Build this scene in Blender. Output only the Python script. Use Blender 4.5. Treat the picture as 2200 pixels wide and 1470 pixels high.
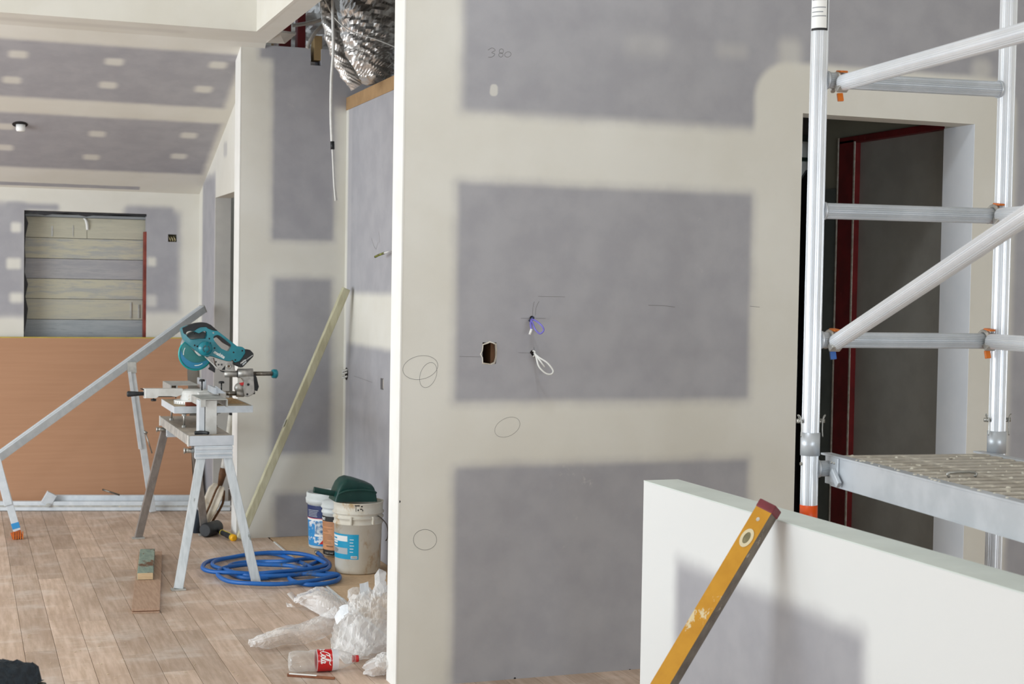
import bpy, bmesh, math, random
from mathutils import Vector, Matrix, noise, geometry

for o in list(bpy.data.objects):
    bpy.data.objects.remove(o)
SC = bpy.context.scene
COL = SC.collection
random.seed(7)

# ------------------------------------------------------------------ camera
FPX, CX, CY, CAMH = 3200.0, 1100.0, 735.0, 1.58
def _cd(px, py): return Vector(((px-CX)/FPX, -(py-CY)/FPX, -1.0))
_Y = _cd(-80, 600).normalized()
_n = _cd(1100, 619.1).cross(_cd(-80, 600)).normalized()
if _n.y < 0: _n = -_n
_X = _Y.cross(_n)
ROT = Matrix((_X, _Y, _n))            # camera axes -> world axes (walls run along X and Y)
CAM = Vector((0, 0, CAMH))
cam = bpy.data.cameras.new('camera')
cam.sensor_width = 36; cam.lens = FPX*36/2200
cam.clip_start = .05; cam.clip_end = 100
cam.dof.use_dof = True; cam.dof.focus_distance = 5.9; cam.dof.aperture_fstop = 6.3
co = bpy.data.objects.new('camera', cam); COL.objects.link(co)
co.matrix_world = Matrix.Translation(CAM) @ ROT.to_4x4()
SC.camera = co
def _ray(px, py): return ROT @ _cd(px, py)
def F(px, py, z=0.0):                 # point of a level plane seen at a photo position
    r = _ray(px, py); return CAM + r*((z-CAMH)/r.z)
def PY(px, py, y): r = _ray(px, py); return CAM + r*(y/r.y)
def PX(px, py, x): r = _ray(px, py); return CAM + r*(x/r.x)

# ------------------------------------------------------------------ world, lights, exposure
w = bpy.data.worlds.new('overcast'); SC.world = w; w.use_nodes = True
w.node_tree.nodes['Background'].inputs[0].default_value = (.83, .92, 1.0, 1)
w.node_tree.nodes['Background'].inputs[1].default_value = 1.0
def area(name, loc, target, sx, sy, power, col=(1, 1, 1)):
    l = bpy.data.lights.new(name, 'AREA'); l.shape = 'RECTANGLE'; l.size = sx; l.size_y = sy
    l.energy = power; l.color = col
    o = bpy.data.objects.new(name, l); COL.objects.link(o); o.location = loc
    o.rotation_euler = (Vector(target)-Vector(loc)).to_track_quat('-Z', 'Y').to_euler()
    return o
area('window_daylight', (-5.6, 5.5, 1.5), (2.2, 5.8, 1.2), 5.0, 2.3, 470, (.87, .945, 1.0))
area('left_room_fill', (-3.4, 9.4, 1.6), (2.0, 9.6, 1.3), 3.4, 2.0, 85, (.90, .95, 1.0))  # fill lamp added to brighten the left room
area('rear_daylight', (2.0, -3.4, 1.1), (2.0, 8.0, .9), 3.6, 1.9, 250, (.90, .95, 1.0))
area('skylight', (1.45, 3.9, 4.2), (1.9, 5.5, .6), .3, .3, 26, (.88, .945, 1.0))
area('hall_window', (5.28, 8.9, 1.45), (4.0, 6, 1.3), .36, .8, 14, (.9, .95, 1.0))
SC.view_settings.view_transform = 'Standard'; SC.view_settings.look = 'None'
SC.view_settings.gamma = 1; SC.view_settings.use_curve_mapping = False
SC.view_settings.exposure = -0.48
SC.cycles.max_bounces = 10; SC.cycles.transparent_max_bounces = 24
SC.cycles.use_denoising = True

# ------------------------------------------------------------------ materials
def srgb(h):
    if isinstance(h, str):
        h = h.lstrip('#'); v = [int(h[i:i+2], 16)/255 for i in (0, 2, 4)]
    else: v = [x/255 for x in h]
    return tuple((x/12.92 if x <= .04045 else ((x+.055)/1.055)**2.4) for x in v)+(1,)
class NT:
    def __init__(s, m): s.t = m.node_tree; s.n = s.t.nodes; s.l = s.t.links
    def add(s, typ, **kw):
        x = s.n.new(typ)
        for k, v in kw.items(): setattr(x, k, v)
        return x
    def math(s, op, a, b=None, clamp=False):
        x = s.add('ShaderNodeMath', operation=op, use_clamp=clamp)
        for i, v in enumerate((a, b)):
            if v is None: continue
            if isinstance(v, (int, float)): x.inputs[i].default_value = v
            else: s.l.new(v, x.inputs[i])
        return x.outputs[0]
    def vec(s, op, a, b=None):
        x = s.add('ShaderNodeVectorMath', operation=op)
        for i, v in enumerate((a, b)):
            if v is None: continue
            if isinstance(v, (tuple, Vector)): x.inputs[i].default_value = tuple(v)
            else: s.l.new(v, x.inputs[i])
        return x.outputs['Value'] if op == 'LENGTH' else x.outputs[0]
    def mix(s, fac, a, b, typ='MIX'):
        x = s.add('ShaderNodeMix', data_type='RGBA', blend_type=typ)
        for i, v in ((0, fac), (6, a), (7, b)):
            if isinstance(v, (int, float)): x.inputs[i].default_value = v
            elif isinstance(v, tuple): x.inputs[i].default_value = v
            else: s.l.new(v, x.inputs[i])
        return x.outputs[2]
    def noise(s, scale, detail=4, stretch=(1, 1, 1), rough=.55, coord=None):
        if coord is None: coord = s.add('ShaderNodeTexCoord').outputs['Object']
        mp = s.add('ShaderNodeMapping'); mp.inputs['Scale'].default_value = stretch
        s.l.new(coord, mp.inputs[0])
        x = s.add('ShaderNodeTexNoise'); x.inputs['Scale'].default_value = scale
        x.inputs['Detail'].default_value = detail; x.inputs['Roughness'].default_value = rough
        s.l.new(mp.outputs[0], x.inputs['Vector'])
        return x.outputs[0]
    def ramp(s, v, a, b, lo=0.0, hi=1.0, smooth=True):
        x = s.add('ShaderNodeMapRange', interpolation_type='SMOOTHSTEP' if smooth else 'LINEAR')
        s.l.new(v, x.inputs[0])
        for i, q in enumerate((a, b, lo, hi)): x.inputs[i+1].default_value = q
        return x.outputs[0]
def base_mat(name):
    m = bpy.data.materials.new(name); m.use_nodes = True
    t = NT(m); return m, t, t.n['Principled BSDF']
def mat(name, c1, c2=None, scale=12, stretch=(1, 1, 1), rough=.6, metal=0.0, bump=0.0, bscale=None,
        lo=.35, hi=.65, spots=None, detail=5, rnd=0.0, coat=0.0):
    m, t, p = base_mat(name)
    c1 = srgb(c1); c2 = srgb(c2) if c2 else c1
    p.inputs['Roughness'].default_value = rough; p.inputs['Metallic'].default_value = metal
    p.inputs['Coat Weight'].default_value = coat
    n = t.noise(scale, detail, stretch)
    c = t.mix(t.ramp(n, lo, hi), c1, c2)
    if spots:                                    # dirt, dust or splashes with a shape of their own
        sc, thr, sw, col = spots[:4]
        c = t.mix(t.ramp(t.noise(sc, 6, spots[4] if len(spots) > 4 else (1, 1, 1), .7), thr, thr+sw), c, srgb(col))
    if rnd:
        oi = t.add('ShaderNodeObjectInfo')
        c = t.mix(1.0, c, t.ramp(oi.outputs['Random'], 0, 1, 1-rnd, 1+rnd, False), 'MULTIPLY')
    t.l.new(c, p.inputs['Base Color'])
    if bump:
        b = t.add('ShaderNodeBump'); b.inputs['Strength'].default_value = bump; b.inputs['Distance'].default_value = .004
        t.l.new(t.noise(bscale or scale*3, 5, stretch), b.inputs['Height'])
        t.l.new(b.outputs[0], p.inputs['Normal'])
    return m
CREAM, GREY = '#e1dfd7', '#acabaf'
def plaster(name, uax, vax, layers, base=CREAM, wob=.006, cream=None):
    """unpainted plasterboard: jointing compound and bare paper as soft-edged rectangles in wall coordinates"""
    m, t, p = base_mat(name)
    p.inputs['Roughness'].default_value = .75; p.inputs['Specular IOR Level'].default_value = .25
    sep = t.add('ShaderNodeSeparateXYZ'); tc = t.add('ShaderNodeTexCoord')
    t.l.new(tc.outputs['Object'], sep.inputs[0])
    cb = t.add('ShaderNodeCombineXYZ')
    t.l.new(sep.outputs[uax], cb.inputs[0]); t.l.new(sep.outputs[vax], cb.inputs[1])
    uv = cb.outputs[0]
    nz = t.math('MULTIPLY', t.math('SUBTRACT', t.noise(9, 3), .5), wob*2)
    fine = t.noise(2.2, 5); streak = t.noise(7, 4)
    cr = t.mix(t.ramp(fine, .3, .7), srgb(cream or CREAM), srgb(cream or '#dad7cd'))
    gr = t.mix(t.ramp(streak, .3, .7), srgb(GREY), srgb('#a3a2a7'))
    cols = {'c': cr, 'g': gr}
    cur = cols['c'] if base == CREAM else cols['g']
    for L in layers:
        u0, u1, v0, v1, col = L[:5]; soft = L[5] if len(L) > 5 else .025; r = L[6] if len(L) > 6 else .01
        op = L[7] if len(L) > 7 else 1.0
        u0, u1 = sorted((u0, u1)); v0, v1 = sorted((v0, v1))
        if col == 'g' and min(u1-u0, v1-v0) > .2:      # thin smear of compound round the bare paper
            d = t.vec('ABSOLUTE', t.vec('SUBTRACT', uv, ((u0+u1)/2, (v0+v1)/2, 0)))
            d = t.vec('LENGTH', t.vec('MAXIMUM', t.vec('SUBTRACT', d, ((u1-u0)/2, (v1-v0)/2, 1)), (0, 0, 0)))
            cur = t.mix(t.ramp(t.math('ADD', d, t.math('MULTIPLY', nz, 3.0)), .0, .055, .42, 0), cur, cols['g'])
        d = t.vec('ABSOLUTE', t.vec('SUBTRACT', uv, ((u0+u1)/2, (v0+v1)/2, 0)))
        d = t.vec('SUBTRACT', d, ((u1-u0)/2-r, (v1-v0)/2-r, 1))
        d = t.vec('LENGTH', t.vec('MAXIMUM', d, (0, 0, 0)))
        d = t.math('ADD', d, nz)
        k = t.ramp(d, max(r-soft, 0), r+soft, op, 0)
        cur = t.mix(k, cur, cols[col] if col in cols else srgb(col))
    # scuffs
    cur = t.mix(t.ramp(t.noise(3.3, 8, rough=.75), .66, .74, 0, .35), cur, srgb('#e4e1d8'))
    cur = t.mix(t.ramp(t.noise(2.1, 8, (1.6, 1.6, .7), .75), .68, .78, 0, .3), cur, srgb('#807e80'))
    t.l.new(cur, p.inputs['Base Color'])
    b = t.add('ShaderNodeBump'); b.inputs['Strength'].default_value = .06; b.inputs['Distance'].default_value = .002
    t.l.new(t.noise(160, 3), b.inputs['Height']); t.l.new(b.outputs[0], p.inputs['Normal'])
    return m
def film(name, col, fac, rough=.15, fac2=None):
    m, t, p = base_mat(name)
    p.inputs['Base Color'].default_value = srgb(col); p.inputs['Roughness'].default_value = rough; p.inputs['Specular IOR Level'].default_value = .9
    tr = t.add('ShaderNodeBsdfTransparent'); mx = t.add('ShaderNodeMixShader')
    lw = t.add('ShaderNodeLayerWeight'); lw.inputs[0].default_value = .35
    k = t.ramp(lw.outputs['Facing'], 0, 1, fac, fac2 or min(1, fac+.5), False)
    t.l.new(k, mx.inputs[0]); t.l.new(tr.outputs[0], mx.inputs[1]); t.l.new(p.outputs[0], mx.inputs[2])
    t.l.new(mx.outputs[0], t.n['Material Output'].inputs[0])
    return m, tr
MT = {}
MT['alu'] = mat('aluminium', '#c9ced4', '#bcc2c8', 9, (1, 1, 1), .38, .4, .03, spots=(16, .68, .06, '#dfe2e3'))
MT['alu_bright'] = mat('ribbed_aluminium', '#eceff3', '#e3e7ec', 5, (1, 1, 1), .32, .5, 0, spots=(22, .70, .03, '#fbfbfa', (1, 1, .6)))
MT['alu_dull'] = mat('dull_aluminium', '#a8a9a6', '#c2c2bd', 18, (1, 1, 1), .5, .4, .05, spots=(30, .6, .08, '#d6cdbb'))
MT['galv'] = mat('galvanised', '#d6dce1', '#cbd2d8', 22, (1, 1, 1), .45, .12, .04, spots=(12, .66, .05, '#dfe2e2'))
MT['white_metal'] = mat('white_enamel', '#d8d9d6', '#c6c5c0', 14, rough=.4, spots=(22, .62, .06, '#b9ae9b'))
MT['steel'] = mat('dark_steel', '#8a857c', '#6d6860', 30, rough=.3, metal=.9)
MT['cast'] = mat('cast_alloy', '#bdbab4', '#a09d98', 25, rough=.42, metal=.6, bump=.05)
MT['teal'] = mat('teal_plastic', '#0a8797', '#077684', 10, rough=.32, coat=.2)
MT['black'] = mat('black_rubber', '#17191c', '#23262a', 20, rough=.5)
MT['blackgloss'] = mat('black_plastic', '#121417', '#1c1f22', 20, rough=.3)
MT['white'] = mat('white_print', '#f2f2ef', rough=.5)
MT['sawdust'] = mat('sawdust_board', '#bba98d', '#a89a86', 14, rough=.9, bump=.2, spots=(26, .55, .1, '#cfb78d'))
MT['mdf'] = mat('brown_board', '#bb8e6e', '#b78a6a', 6, (.3, 1, 9), .8, spots=(3, .74, .1, '#a67b5d'))
MT['yellow'] = mat('yellow_edge', '#c9b54a', '#b9a53c', 14, rough=.6)
MT['pine'] = mat('green_treated_pine', '#c4c0a4', '#b2ad90', 9, (4, 4, .8), .7, bump=.08, spots=(6, .62, .08, '#a8bd9c', (1, 1, .6)))
MT['redsteel'] = mat('red_oxide_steel', '#7d1a1c', '#6a1416', 8, rough=.5, spots=(9, .66, .05, '#9c4743', (1, 1, .6)))
MT['orange'] = mat('orange_plastic', '#e0780f', '#d06808', 10, rough=.4)
MT['bluetape'] = mat('blue_plastic', '#2f62ad', '#27549a', 10, rough=.4)
MT['foil'] = mat('duct_foil', '#e2e0dd', '#cfcac6', 9, rough=.33, metal=.8, bump=.8, bscale=30)
MT['whitecable'] = mat('white_cable', '#e9e9e6', '#dcdcd8', 20, rough=.45)
MT['greyconduit'] = mat('grey_conduit', '#aaa49d', '#97918a', 20, rough=.5)
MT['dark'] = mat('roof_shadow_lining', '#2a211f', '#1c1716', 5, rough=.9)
MT['kraft'] = mat('kraft_board', '#a8875f', '#9c7c56', 8, rough=.8)
MT['bluehose'] = mat('blue_hose', '#155fae', '#1a68b8', 10, rough=.4, spots=(7, .57, .1, '#4a5866'))
MT['pailwhite'] = mat('dirty_white_pail', '#e6e2d6', '#dcd6c6', 7, rough=.5, spots=(8, .53, .16, '#c0a172', (1, 1, .6)))
MT['pail2'] = mat('clean_white_pail', '#dfe3e2', '#d2d6d4', 9, rough=.45, spots=(12, .64, .06, '#b9b09c'))
MT['green'] = mat('dark_green_plastic', '#0d3d38', '#12463f', 14, rough=.42, spots=(18, .62, .12, '#4d6660'))
MT['cyan'] = mat('cyan_print', '#18a5cf', '#129cc6', 8, rough=.45)
MT['navy'] = mat('navy_print', '#1c2a5e', '#243468', 20, rough=.45, spots=(40, .66, .05, '#c8ccd8'))
MT['blueprint'] = mat('blue_print', '#2b8fce', '#2384c4', 8, rough=.45, spots=(16, .56, .03, '#e2e6ea'))
MT['tan'] = mat('tan_print', '#cf9468', '#c98c60', 8, rough=.5)
MT['greyprint'] = mat('grey_print', '#b9bec0', rough=.5)
MT['ink'] = mat('black_ink', '#1b1b1d', rough=.6)
MT['pencil'] = mat('pencil', '#7a7977', rough=.7)
MT['redprint'] = mat('red_print', '#d22c2c', rough=.4)
MT['cokered'] = mat('red_label', '#d3161e', '#c8121a', 8, rough=.28, coat=.3)
MT['levely'] = mat('yellow_level', '#cb9223', '#c0871c', 14, (1, 1, 1), .45, bump=.03, spots=(7, .60, .03, '#d9c8a0', (2, 2, .8)))
MT['levelg'] = mat('worn_level_edge', '#7d7468', '#695f54', 26, rough=.55, metal=.3, spots=(30, .6, .06, '#a59c8e'))
MT['purple'] = mat('purple_cable', '#7f78cf', '#746dc6', 10, rough=.4)
MT['greenpine'] = mat('green_timber', '#7d8f84', '#94a394', 12, (4, 1, 4), .7, spots=(9, .55, .06, '#6b4a32', (1, .6, 1)))
MT['endgrain'] = mat('end_grain', '#d3b892', '#c8ac86', 20, (1, 1, 6), .75)
MT['offcut'] = mat('offcut_wood', '#b99a83', '#aa8b74', 8, (12, 1, 12), .65, bump=.05)
MT['membrane'] = mat('black_membrane', '#232326', '#2c2c30', 14, rough=.6)
MT['hallgrey'] = mat('hall_plaster', '#a9a8a2', '#a19f99', 6, rough=.8)
MT['torn'] = mat('torn_paper', '#d8d4cb', '#b9b0a0', 40, rough=.8)
MT['rust'] = mat('rusty_metal', '#6f4c2e', '#573a24', 16, rough=.7, metal=.2, spots=(9, .6, .1, '#8a7660'))
MT['shovelwhite'] = mat('painted_shovel', '#d8cfbf', '#c7b9a2', 14, rough=.6, spots=(8, .58, .06, '#77706a', (1, 1, .5)))
MT['fuzzy'] = mat('dark_fleece', '#1d242b', '#2a343d', 60, rough=.95, bump=.9, bscale=120)
MT['greygreen'] = mat('grey_green_plastic', '#8ea39c', '#73867f', 10, rough=.35)
MT['chips'] = mat('wood_chips', '#e3d3b8', '#d2bd9c', 40, rough=.8)
MT['steelring'] = mat('zinc', '#b3b3ae', '#9a9994', 20, rough=.35, metal=.8)
MT['mortar'] = mat('dust_splash', '#d9d5c8', '#c9c4b5', 30, rough=.9, bump=.3)
MT['deckrib'] = mat('dusty_deck', '#b3ada2', '#bfb9ae', 18, rough=.65, metal=.2, bump=.2, spots=(13, .52, .1, '#d8d3c6'))
MT['deckgroove'] = mat('deck_groove', '#6e675e', '#7f786d', 20, rough=.7)
MT['red_brown'] = mat('red_brown_block', '#7e3d27', '#743622', 10, rough=.6)
FILM, _ = film('clear_plastic_film', '#ffffff', .22, .09, .75)
FILM2, _ = film('milky_plastic_film', '#ffffff', .34, .12, .9)
BOTTLE, _ = film('clear_bottle_plastic', '#e8e6e2', .10, .06, .75)
LABELW, _ = film('frosted_label_band', '#ececf2', .8, .3, .9)
GUARD, gtr = film('clear_teal_guard', '#17a9a8', .3, .22, .9)
gtr.inputs[0].default_value = (.25, .80, .82, 1)
# boards
def board_mat(name, a, b, dust):
    m, t, p = base_mat(name)
    p.inputs['Roughness'].default_value = .55
    oi = t.add('ShaderNodeObjectInfo'); tc = t.add('ShaderNodeTexCoord')
    off = t.vec('ADD', tc.outputs['Object'], None)
    cx = t.add('ShaderNodeCombineXYZ'); t.l.new(t.math('MULTIPLY', oi.outputs['Random'], 37), cx.inputs[0])
    off = t.vec('ADD', tc.outputs['Object'], cx.outputs[0])
    g = t.noise(5, 6, (9, .7, 9), .6, off); g2 = t.noise(2.2, 4, (2.5, .8, 1), .6, off)
    c = t.mix(t.ramp(g, .3, .7), srgb(a), srgb(b))
    c = t.mix(t.ramp(g2, .4, .7, 0, .5), c, srgb('#aa907c'))
    c = t.mix(t.ramp(t.noise(2.6, 7, (1, 1.6, 1), .7), .48, .72, 0, .65), c, srgb(dust))
    c = t.mix(1.0, c, t.ramp(oi.outputs['Random'], 0, 1, .82, 1.14, False), 'MULTIPLY')
    t.l.new(c, p.inputs['Base Color'])
    bp = t.add('ShaderNodeBump'); bp.inputs['Strength'].default_value = .08; bp.inputs['Distance'].default_value = .002
    t.l.new(g, bp.inputs['Height']); t.l.new(bp.outputs[0], p.inputs['Normal'])
    return m
MT['floor'] = board_mat('floor_timber', '#dbc3b1', '#bea58f', '#e8ddd3')
MT['sheetfloor'] = mat('particle_sheet', '#d9bb98', '#cdae8a', 40, rough=.75, spots=(4, .6, .12, '#b0936f'))
def form_mat(name, top, bot, streak):
    """weathered horizontal boards: pale cement skin over blue-grey, streaked along X"""
    m, t, p = base_mat(name); p.inputs['Roughness'].default_value = .8
    n = t.noise(5, 8, (.8, 1, 7), .72); n2 = t.noise(16, 7, (.5, 1, 5), .75)
    c = t.mix(t.ramp(n, .42, .60), srgb(top), srgb(bot))
    c = t.mix(t.ramp(n2, .56, .7, 0, .7), c, srgb(streak))
    t.l.new(c, p.inputs['Base Color']); return m
FM = [form_mat('form_board_cream', '#bfbcaa', '#c6c3b0', '#a3a49f'), form_mat('form_board_mixed', '#c4c0ab', '#adaeaa', '#999c9c'),
      form_mat('form_board_grey', '#aeadae', '#a2a2a6', '#909397'), form_mat('form_board_pale', '#c2beab', '#b8b6aa', '#9c9e9b'),
      form_mat('form_board_blue', '#abb0b2', '#9fa5a9', '#878b8e')]

# ------------------------------------------------------------------ mesh helpers
class MB:
    def __init__(s): s.v = []; s.f = []; s.sm = []
    def addmesh(s, v, f, smooth=False):
        k = len(s.v); s.v += [Vector(p) for p in v]; s.f += [tuple(i+k for i in q) for q in f]; s.sm += [smooth]*len(f); return s
    def box(s, x0, x1, y0, y1, z0, z1, bev=0):
        return s.obox(Vector(((x0+x1)/2, (y0+y1)/2, (z0+z1)/2)), (Vector((1, 0, 0)), Vector((0, 1, 0)), Vector((0, 0, 1))), (abs(x1-x0), abs(y1-y0), abs(z1-z0)), bev)
    def obox(s, c, ax, d, bev=0, taper=1.0):
        bm = bmesh.new(); bmesh.ops.create_cube(bm, size=1)
        for q in bm.verts:
            k = taper if q.co.z > 0 else 1.0
            q.co = Vector((q.co.x*d[0]*k, q.co.y*d[1]*k, q.co.z*d[2]))
        if bev: bmesh.ops.bevel(bm, geom=list(bm.edges), offset=min(bev, min(d)*.45), segments=2, affect='EDGES', profile=.6)
        c = Vector(c); bm.verts.index_update()
        s.addmesh([c+ax[0]*q.co.x+ax[1]*q.co.y+ax[2]*q.co.z for q in bm.verts], [[q.index for q in f.verts] for f in bm.faces])
        bm.free(); return s
    def bar(s, p0, p1, w, h, side=None, bev=.003, taper=1.0):
        """rectangular bar p0->p1, w along 'side', h across"""
        p0, p1 = Vector(p0), Vector(p1); d = (p1-p0); L = d.length; d.normalize()
        a = Vector(side or (1, 0, 0)); a = (a-d*a.dot(d)).normalized(); b = d.cross(a)
        return s.obox((p0+p1)/2, (a, b, d), (w, h, L), bev, taper)
    def tube(s, pts, r, seg=14, cap=True, smooth=True):
        pts = [Vector(p) for p in pts]; n = len(pts)
        R = r if isinstance(r, (list, tuple)) else [r]*n
        k = len(s.v); up = None
        for i, p in enumerate(pts):
            d = (pts[min(i+1, n-1)]-pts[max(i-1, 0)]).normalized()
            if up is None: up = d.orthogonal().normalized()
            up = (up-d*up.dot(d)).normalized(); b = d.cross(up)
            for j in range(seg):
                a = 2*math.pi*j/seg; s.v.append(p+(up*math.cos(a)+b*math.sin(a))*R[i])
        for i in range(n-1):
            for j in range(seg):
                s.f.append((k+i*seg+j, k+i*seg+(j+1) % seg, k+(i+1)*seg+(j+1) % seg, k+(i+1)*seg+j)); s.sm.append(smooth)
        if cap:
            s.f.append(tuple(k+j for j in reversed(range(seg)))); s.sm.append(False)
            s.f.append(tuple(k+(n-1)*seg+j for j in range(seg))); s.sm.append(False)
        return s
    def ribbed(s, p0, p1, r, ribs=26, depth=.07):
        """extruded tube with fine lengthwise ribs"""
        p0, p1 = Vector(p0), Vector(p1); d = (p1-p0).normalized(); u = d.orthogonal().normalized(); b = d.cross(u)
        seg = ribs*4; k = len(s.v)
        for p in (p0, p1):
            for j in range(seg):
                a = 2*math.pi*j/seg; rr = r*(1-depth*(1 if j % 4 == 0 else 0)); s.v.append(p+(u*math.cos(a)+b*math.sin(a))*rr)
        for j in range(seg): s.f.append((k+j, k+(j+1) % seg, k+seg+(j+1) % seg, k+seg+j)); s.sm.append(False)
        s.f.append(tuple(k+j for j in reversed(range(seg)))); s.sm.append(False)
        s.f.append(tuple(k+seg+j for j in range(seg))); s.sm.append(False)
        return s
    def lathe(s, prof, c, axis=(0, 0, 1), seg=40, smooth=True, fn=None):
        """prof: (radius, height) list along axis"""
        c = Vector(c); d = Vector(axis).normalized()
        u = Vector((1, 0, 0)) if abs(d.z) > .9 else d.orthogonal().normalized(); b = d.cross(u); k = len(s.v); n = len(prof)
        for r, h in prof:
            for j in range(seg):
                a = 2*math.pi*j/seg; q = fn(a, r, h) if fn else r
                s.v.append(c+d*h+(u*math.cos(a)+b*math.sin(a))*q)
        for i in range(n-1):
            for j in range(seg): s.f.append((k+i*seg+j, k+i*seg+(j+1) % seg, k+(i+1)*seg+(j+1) % seg, k+(i+1)*seg+j)); s.sm.append(smooth)
        return s
    def prism(s, pts, vec, holes=()):
        """polygon (3D points, with holes) extruded along vec"""
        vec = Vector(vec); loops = [[Vector(p) for p in pts]]+[[Vector(p) for p in h] for h in holes]
        tri = geometry.tessellate_polygon(loops); flat = [p for l in loops for p in l]; n = len(flat); k = len(s.v)
        s.v += flat+[p+vec for p in flat]
        for a, b, c in tri:
            s.f.append((k+a, k+b, k+c)); s.f.append((k+n+c, k+n+b, k+n+a)); s.sm += [False, False]
        o = 0
        for l in loops:
            m = len(l)
            for i in range(m):
                s.f.append((k+o+i, k+o+(i+1) % m, k+n+o+(i+1) % m, k+n+o+i)); s.sm.append(False)
            o += m
        return s
    def build(s, name, m, parent=None, bevel=0, sub=0, kind=None):
        off = Vector((0, 0, 0)); q = parent
        while q: off += q.location; q = q.parent
        me = bpy.data.meshes.new(name); me.from_pydata([p-off for p in s.v], [], s.f)
        me.polygons.foreach_set('use_smooth', s.sm); me.validate()
        bm = bmesh.new(); bm.from_mesh(me); bmesh.ops.recalc_face_normals(bm, faces=bm.faces[:]); bm.to_mesh(me); bm.free()
        o = bpy.data.objects.new(name, me); COL.objects.link(o)
        if isinstance(m, (list, tuple)):
            for x in m: me.materials.append(x)
        elif m: me.materials.append(m)
        if parent: o.parent = parent
        if bevel:
            b = o.modifiers.new('bevel', 'BEVEL'); b.width = bevel; b.segments = 2; b.limit_method = 'ANGLE'; b.angle_limit = .6
        if sub:
            b = o.modifiers.new('smooth', 'SUBSURF'); b.levels = b.render_levels = sub
        if kind: o['kind'] = kind
        return o
def thing(name, loc, label, cat, group=None):
    o = bpy.data.objects.new(name, None); COL.objects.link(o); o.location = Vector(loc); o.empty_display_size = .05
    tag(o, label, cat, group); return o
def tag(o, label, cat, group=None):
    o['label'] = label; o['category'] = cat
    if group: o['group'] = group
    return o
def struct(o): o['kind'] = 'structure'; return o
def smooth_path(pts, n=6):
    pts = [Vector(p) for p in pts]; out = []
    for i in range(len(pts)-1):
        a, b, c, d = pts[max(i-1, 0)], pts[i], pts[i+1], pts[min(i+2, len(pts)-1)]
        for k in range(n):
            t = k/n
            out.append(.5*((2*b)+(c-a)*t+(2*a-5*b+4*c-d)*t*t+(3*b-a-3*c+d)*t**3))
    return out+[pts[-1]]
def text_mesh(body, size, shear=0.0, bold=0.0):
    cu = bpy.data.curves.new('lettering', 'FONT'); cu.body = body; cu.size = size; cu.shear = shear; cu.offset = bold
    cu.resolution_u = 3; o = bpy.data.objects.new('lettering', cu); COL.objects.link(o)
    dg = bpy.context.evaluated_depsgraph_get(); ev = o.evaluated_get(dg); me = ev.to_mesh()
    v = [q.co.copy() for q in me.vertices]; f = [tuple(p.vertices) for p in me.polygons]
    ev.to_mesh_clear(); bpy.data.objects.remove(o); bpy.data.curves.remove(cu)
    return v, f
def text_on(body, size, org, ux, uy, m, parent, name='lettering', shear=0, bold=0):
    v, f = text_mesh(body, size, shear, bold); org = Vector(org); ux = Vector(ux).normalized(); uy = Vector(uy).normalized()
    return MB().addmesh([org+ux*p.x+uy*p.y for p in v], f).build(name, m, parent)
def mark(pts, wid, nrm, m=None, parent=None, name='pencil_mark', th=.0006):
    """a drawn line: a thin flat strip on a surface whose outward normal is nrm"""
    pts = [Vector(p) for p in pts]; nrm = Vector(nrm); b = MB(); k = 0
    for i, p in enumerate(pts):
        d = (pts[min(i+1, len(pts)-1)]-pts[max(i-1, 0)]).normalized(); s_ = d.cross(nrm)*wid/2
        b.v += [p+s_+nrm*th, p-s_+nrm*th]
    for i in range(len(pts)-1): b.f.append((2*i, 2*i+1, 2*i+3, 2*i+2)); b.sm.append(False)
    return b.build(name, m or MT['pencil'], parent)
def wall(name, ax, c, th, u, v, m, holes=()):
    """wall with real openings: ax 'x' runs along X at Y=c, 'y' along Y at X=c; th = signed thickness"""
    us = sorted({u[0], u[1]} | {q for h in holes for q in h[:2]}); vs = sorted({v[0], v[1]} | {q for h in holes for q in h[2:]})
    us = [q for q in us if u[0] <= q <= u[1]]; vs = [q for q in vs if v[0] <= q <= v[1]]
    def P(a, b, t): return Vector((a, c+t, b)) if ax == 'x' else Vector((c+t, a, b))
    def hole(i, j):
        if i < 0 or j < 0 or i >= len(us)-1 or j >= len(vs)-1: return True
        a, b = (us[i]+us[i+1])/2, (vs[j]+vs[j+1])/2
        return any(h[0] < a < h[1] and h[2] < b < h[3] for h in holes)
    b = MB()
    for i in range(len(us)-1):
        for j in range(len(vs)-1):
            if hole(i, j): continue
            A, B, C_, D = (us[i], vs[j]), (us[i+1], vs[j]), (us[i+1], vs[j+1]), (us[i], vs[j+1])
            b.addmesh([P(*q, 0) for q in (A, B, C_, D)], [(0, 1, 2, 3)]); b.addmesh([P(*q, th) for q in (A, B, C_, D)], [(3, 2, 1, 0)])
            for (di, dj, e, f_) in ((-1, 0, A, D), (1, 0, B, C_), (0, -1, A, B), (0, 1, D, C_)):
                if hole(i+di, j+dj): b.addmesh([P(*e, 0), P(*f_, 0), P(*f_, th), P(*e, th)], [(0, 1, 2, 3)])
    me = b
    bm = bmesh.new(); vv = [bm.verts.new(p) for p in me.v]
    for f in me.f: bm.faces.new([vv[i] for i in f])
    bmesh.ops.remove_doubles(bm, verts=bm.verts, dist=1e-5); bm.verts.index_update()
    r = MB(); r.addmesh([q.co for q in bm.verts], [[q.index for q in f.verts] for f in bm.faces]); bm.free()
    return struct(r.build(name, m))
YM, YR, XR, YB, XL = 5.59, 9.19, 2.26, 11.5, 1.69

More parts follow.
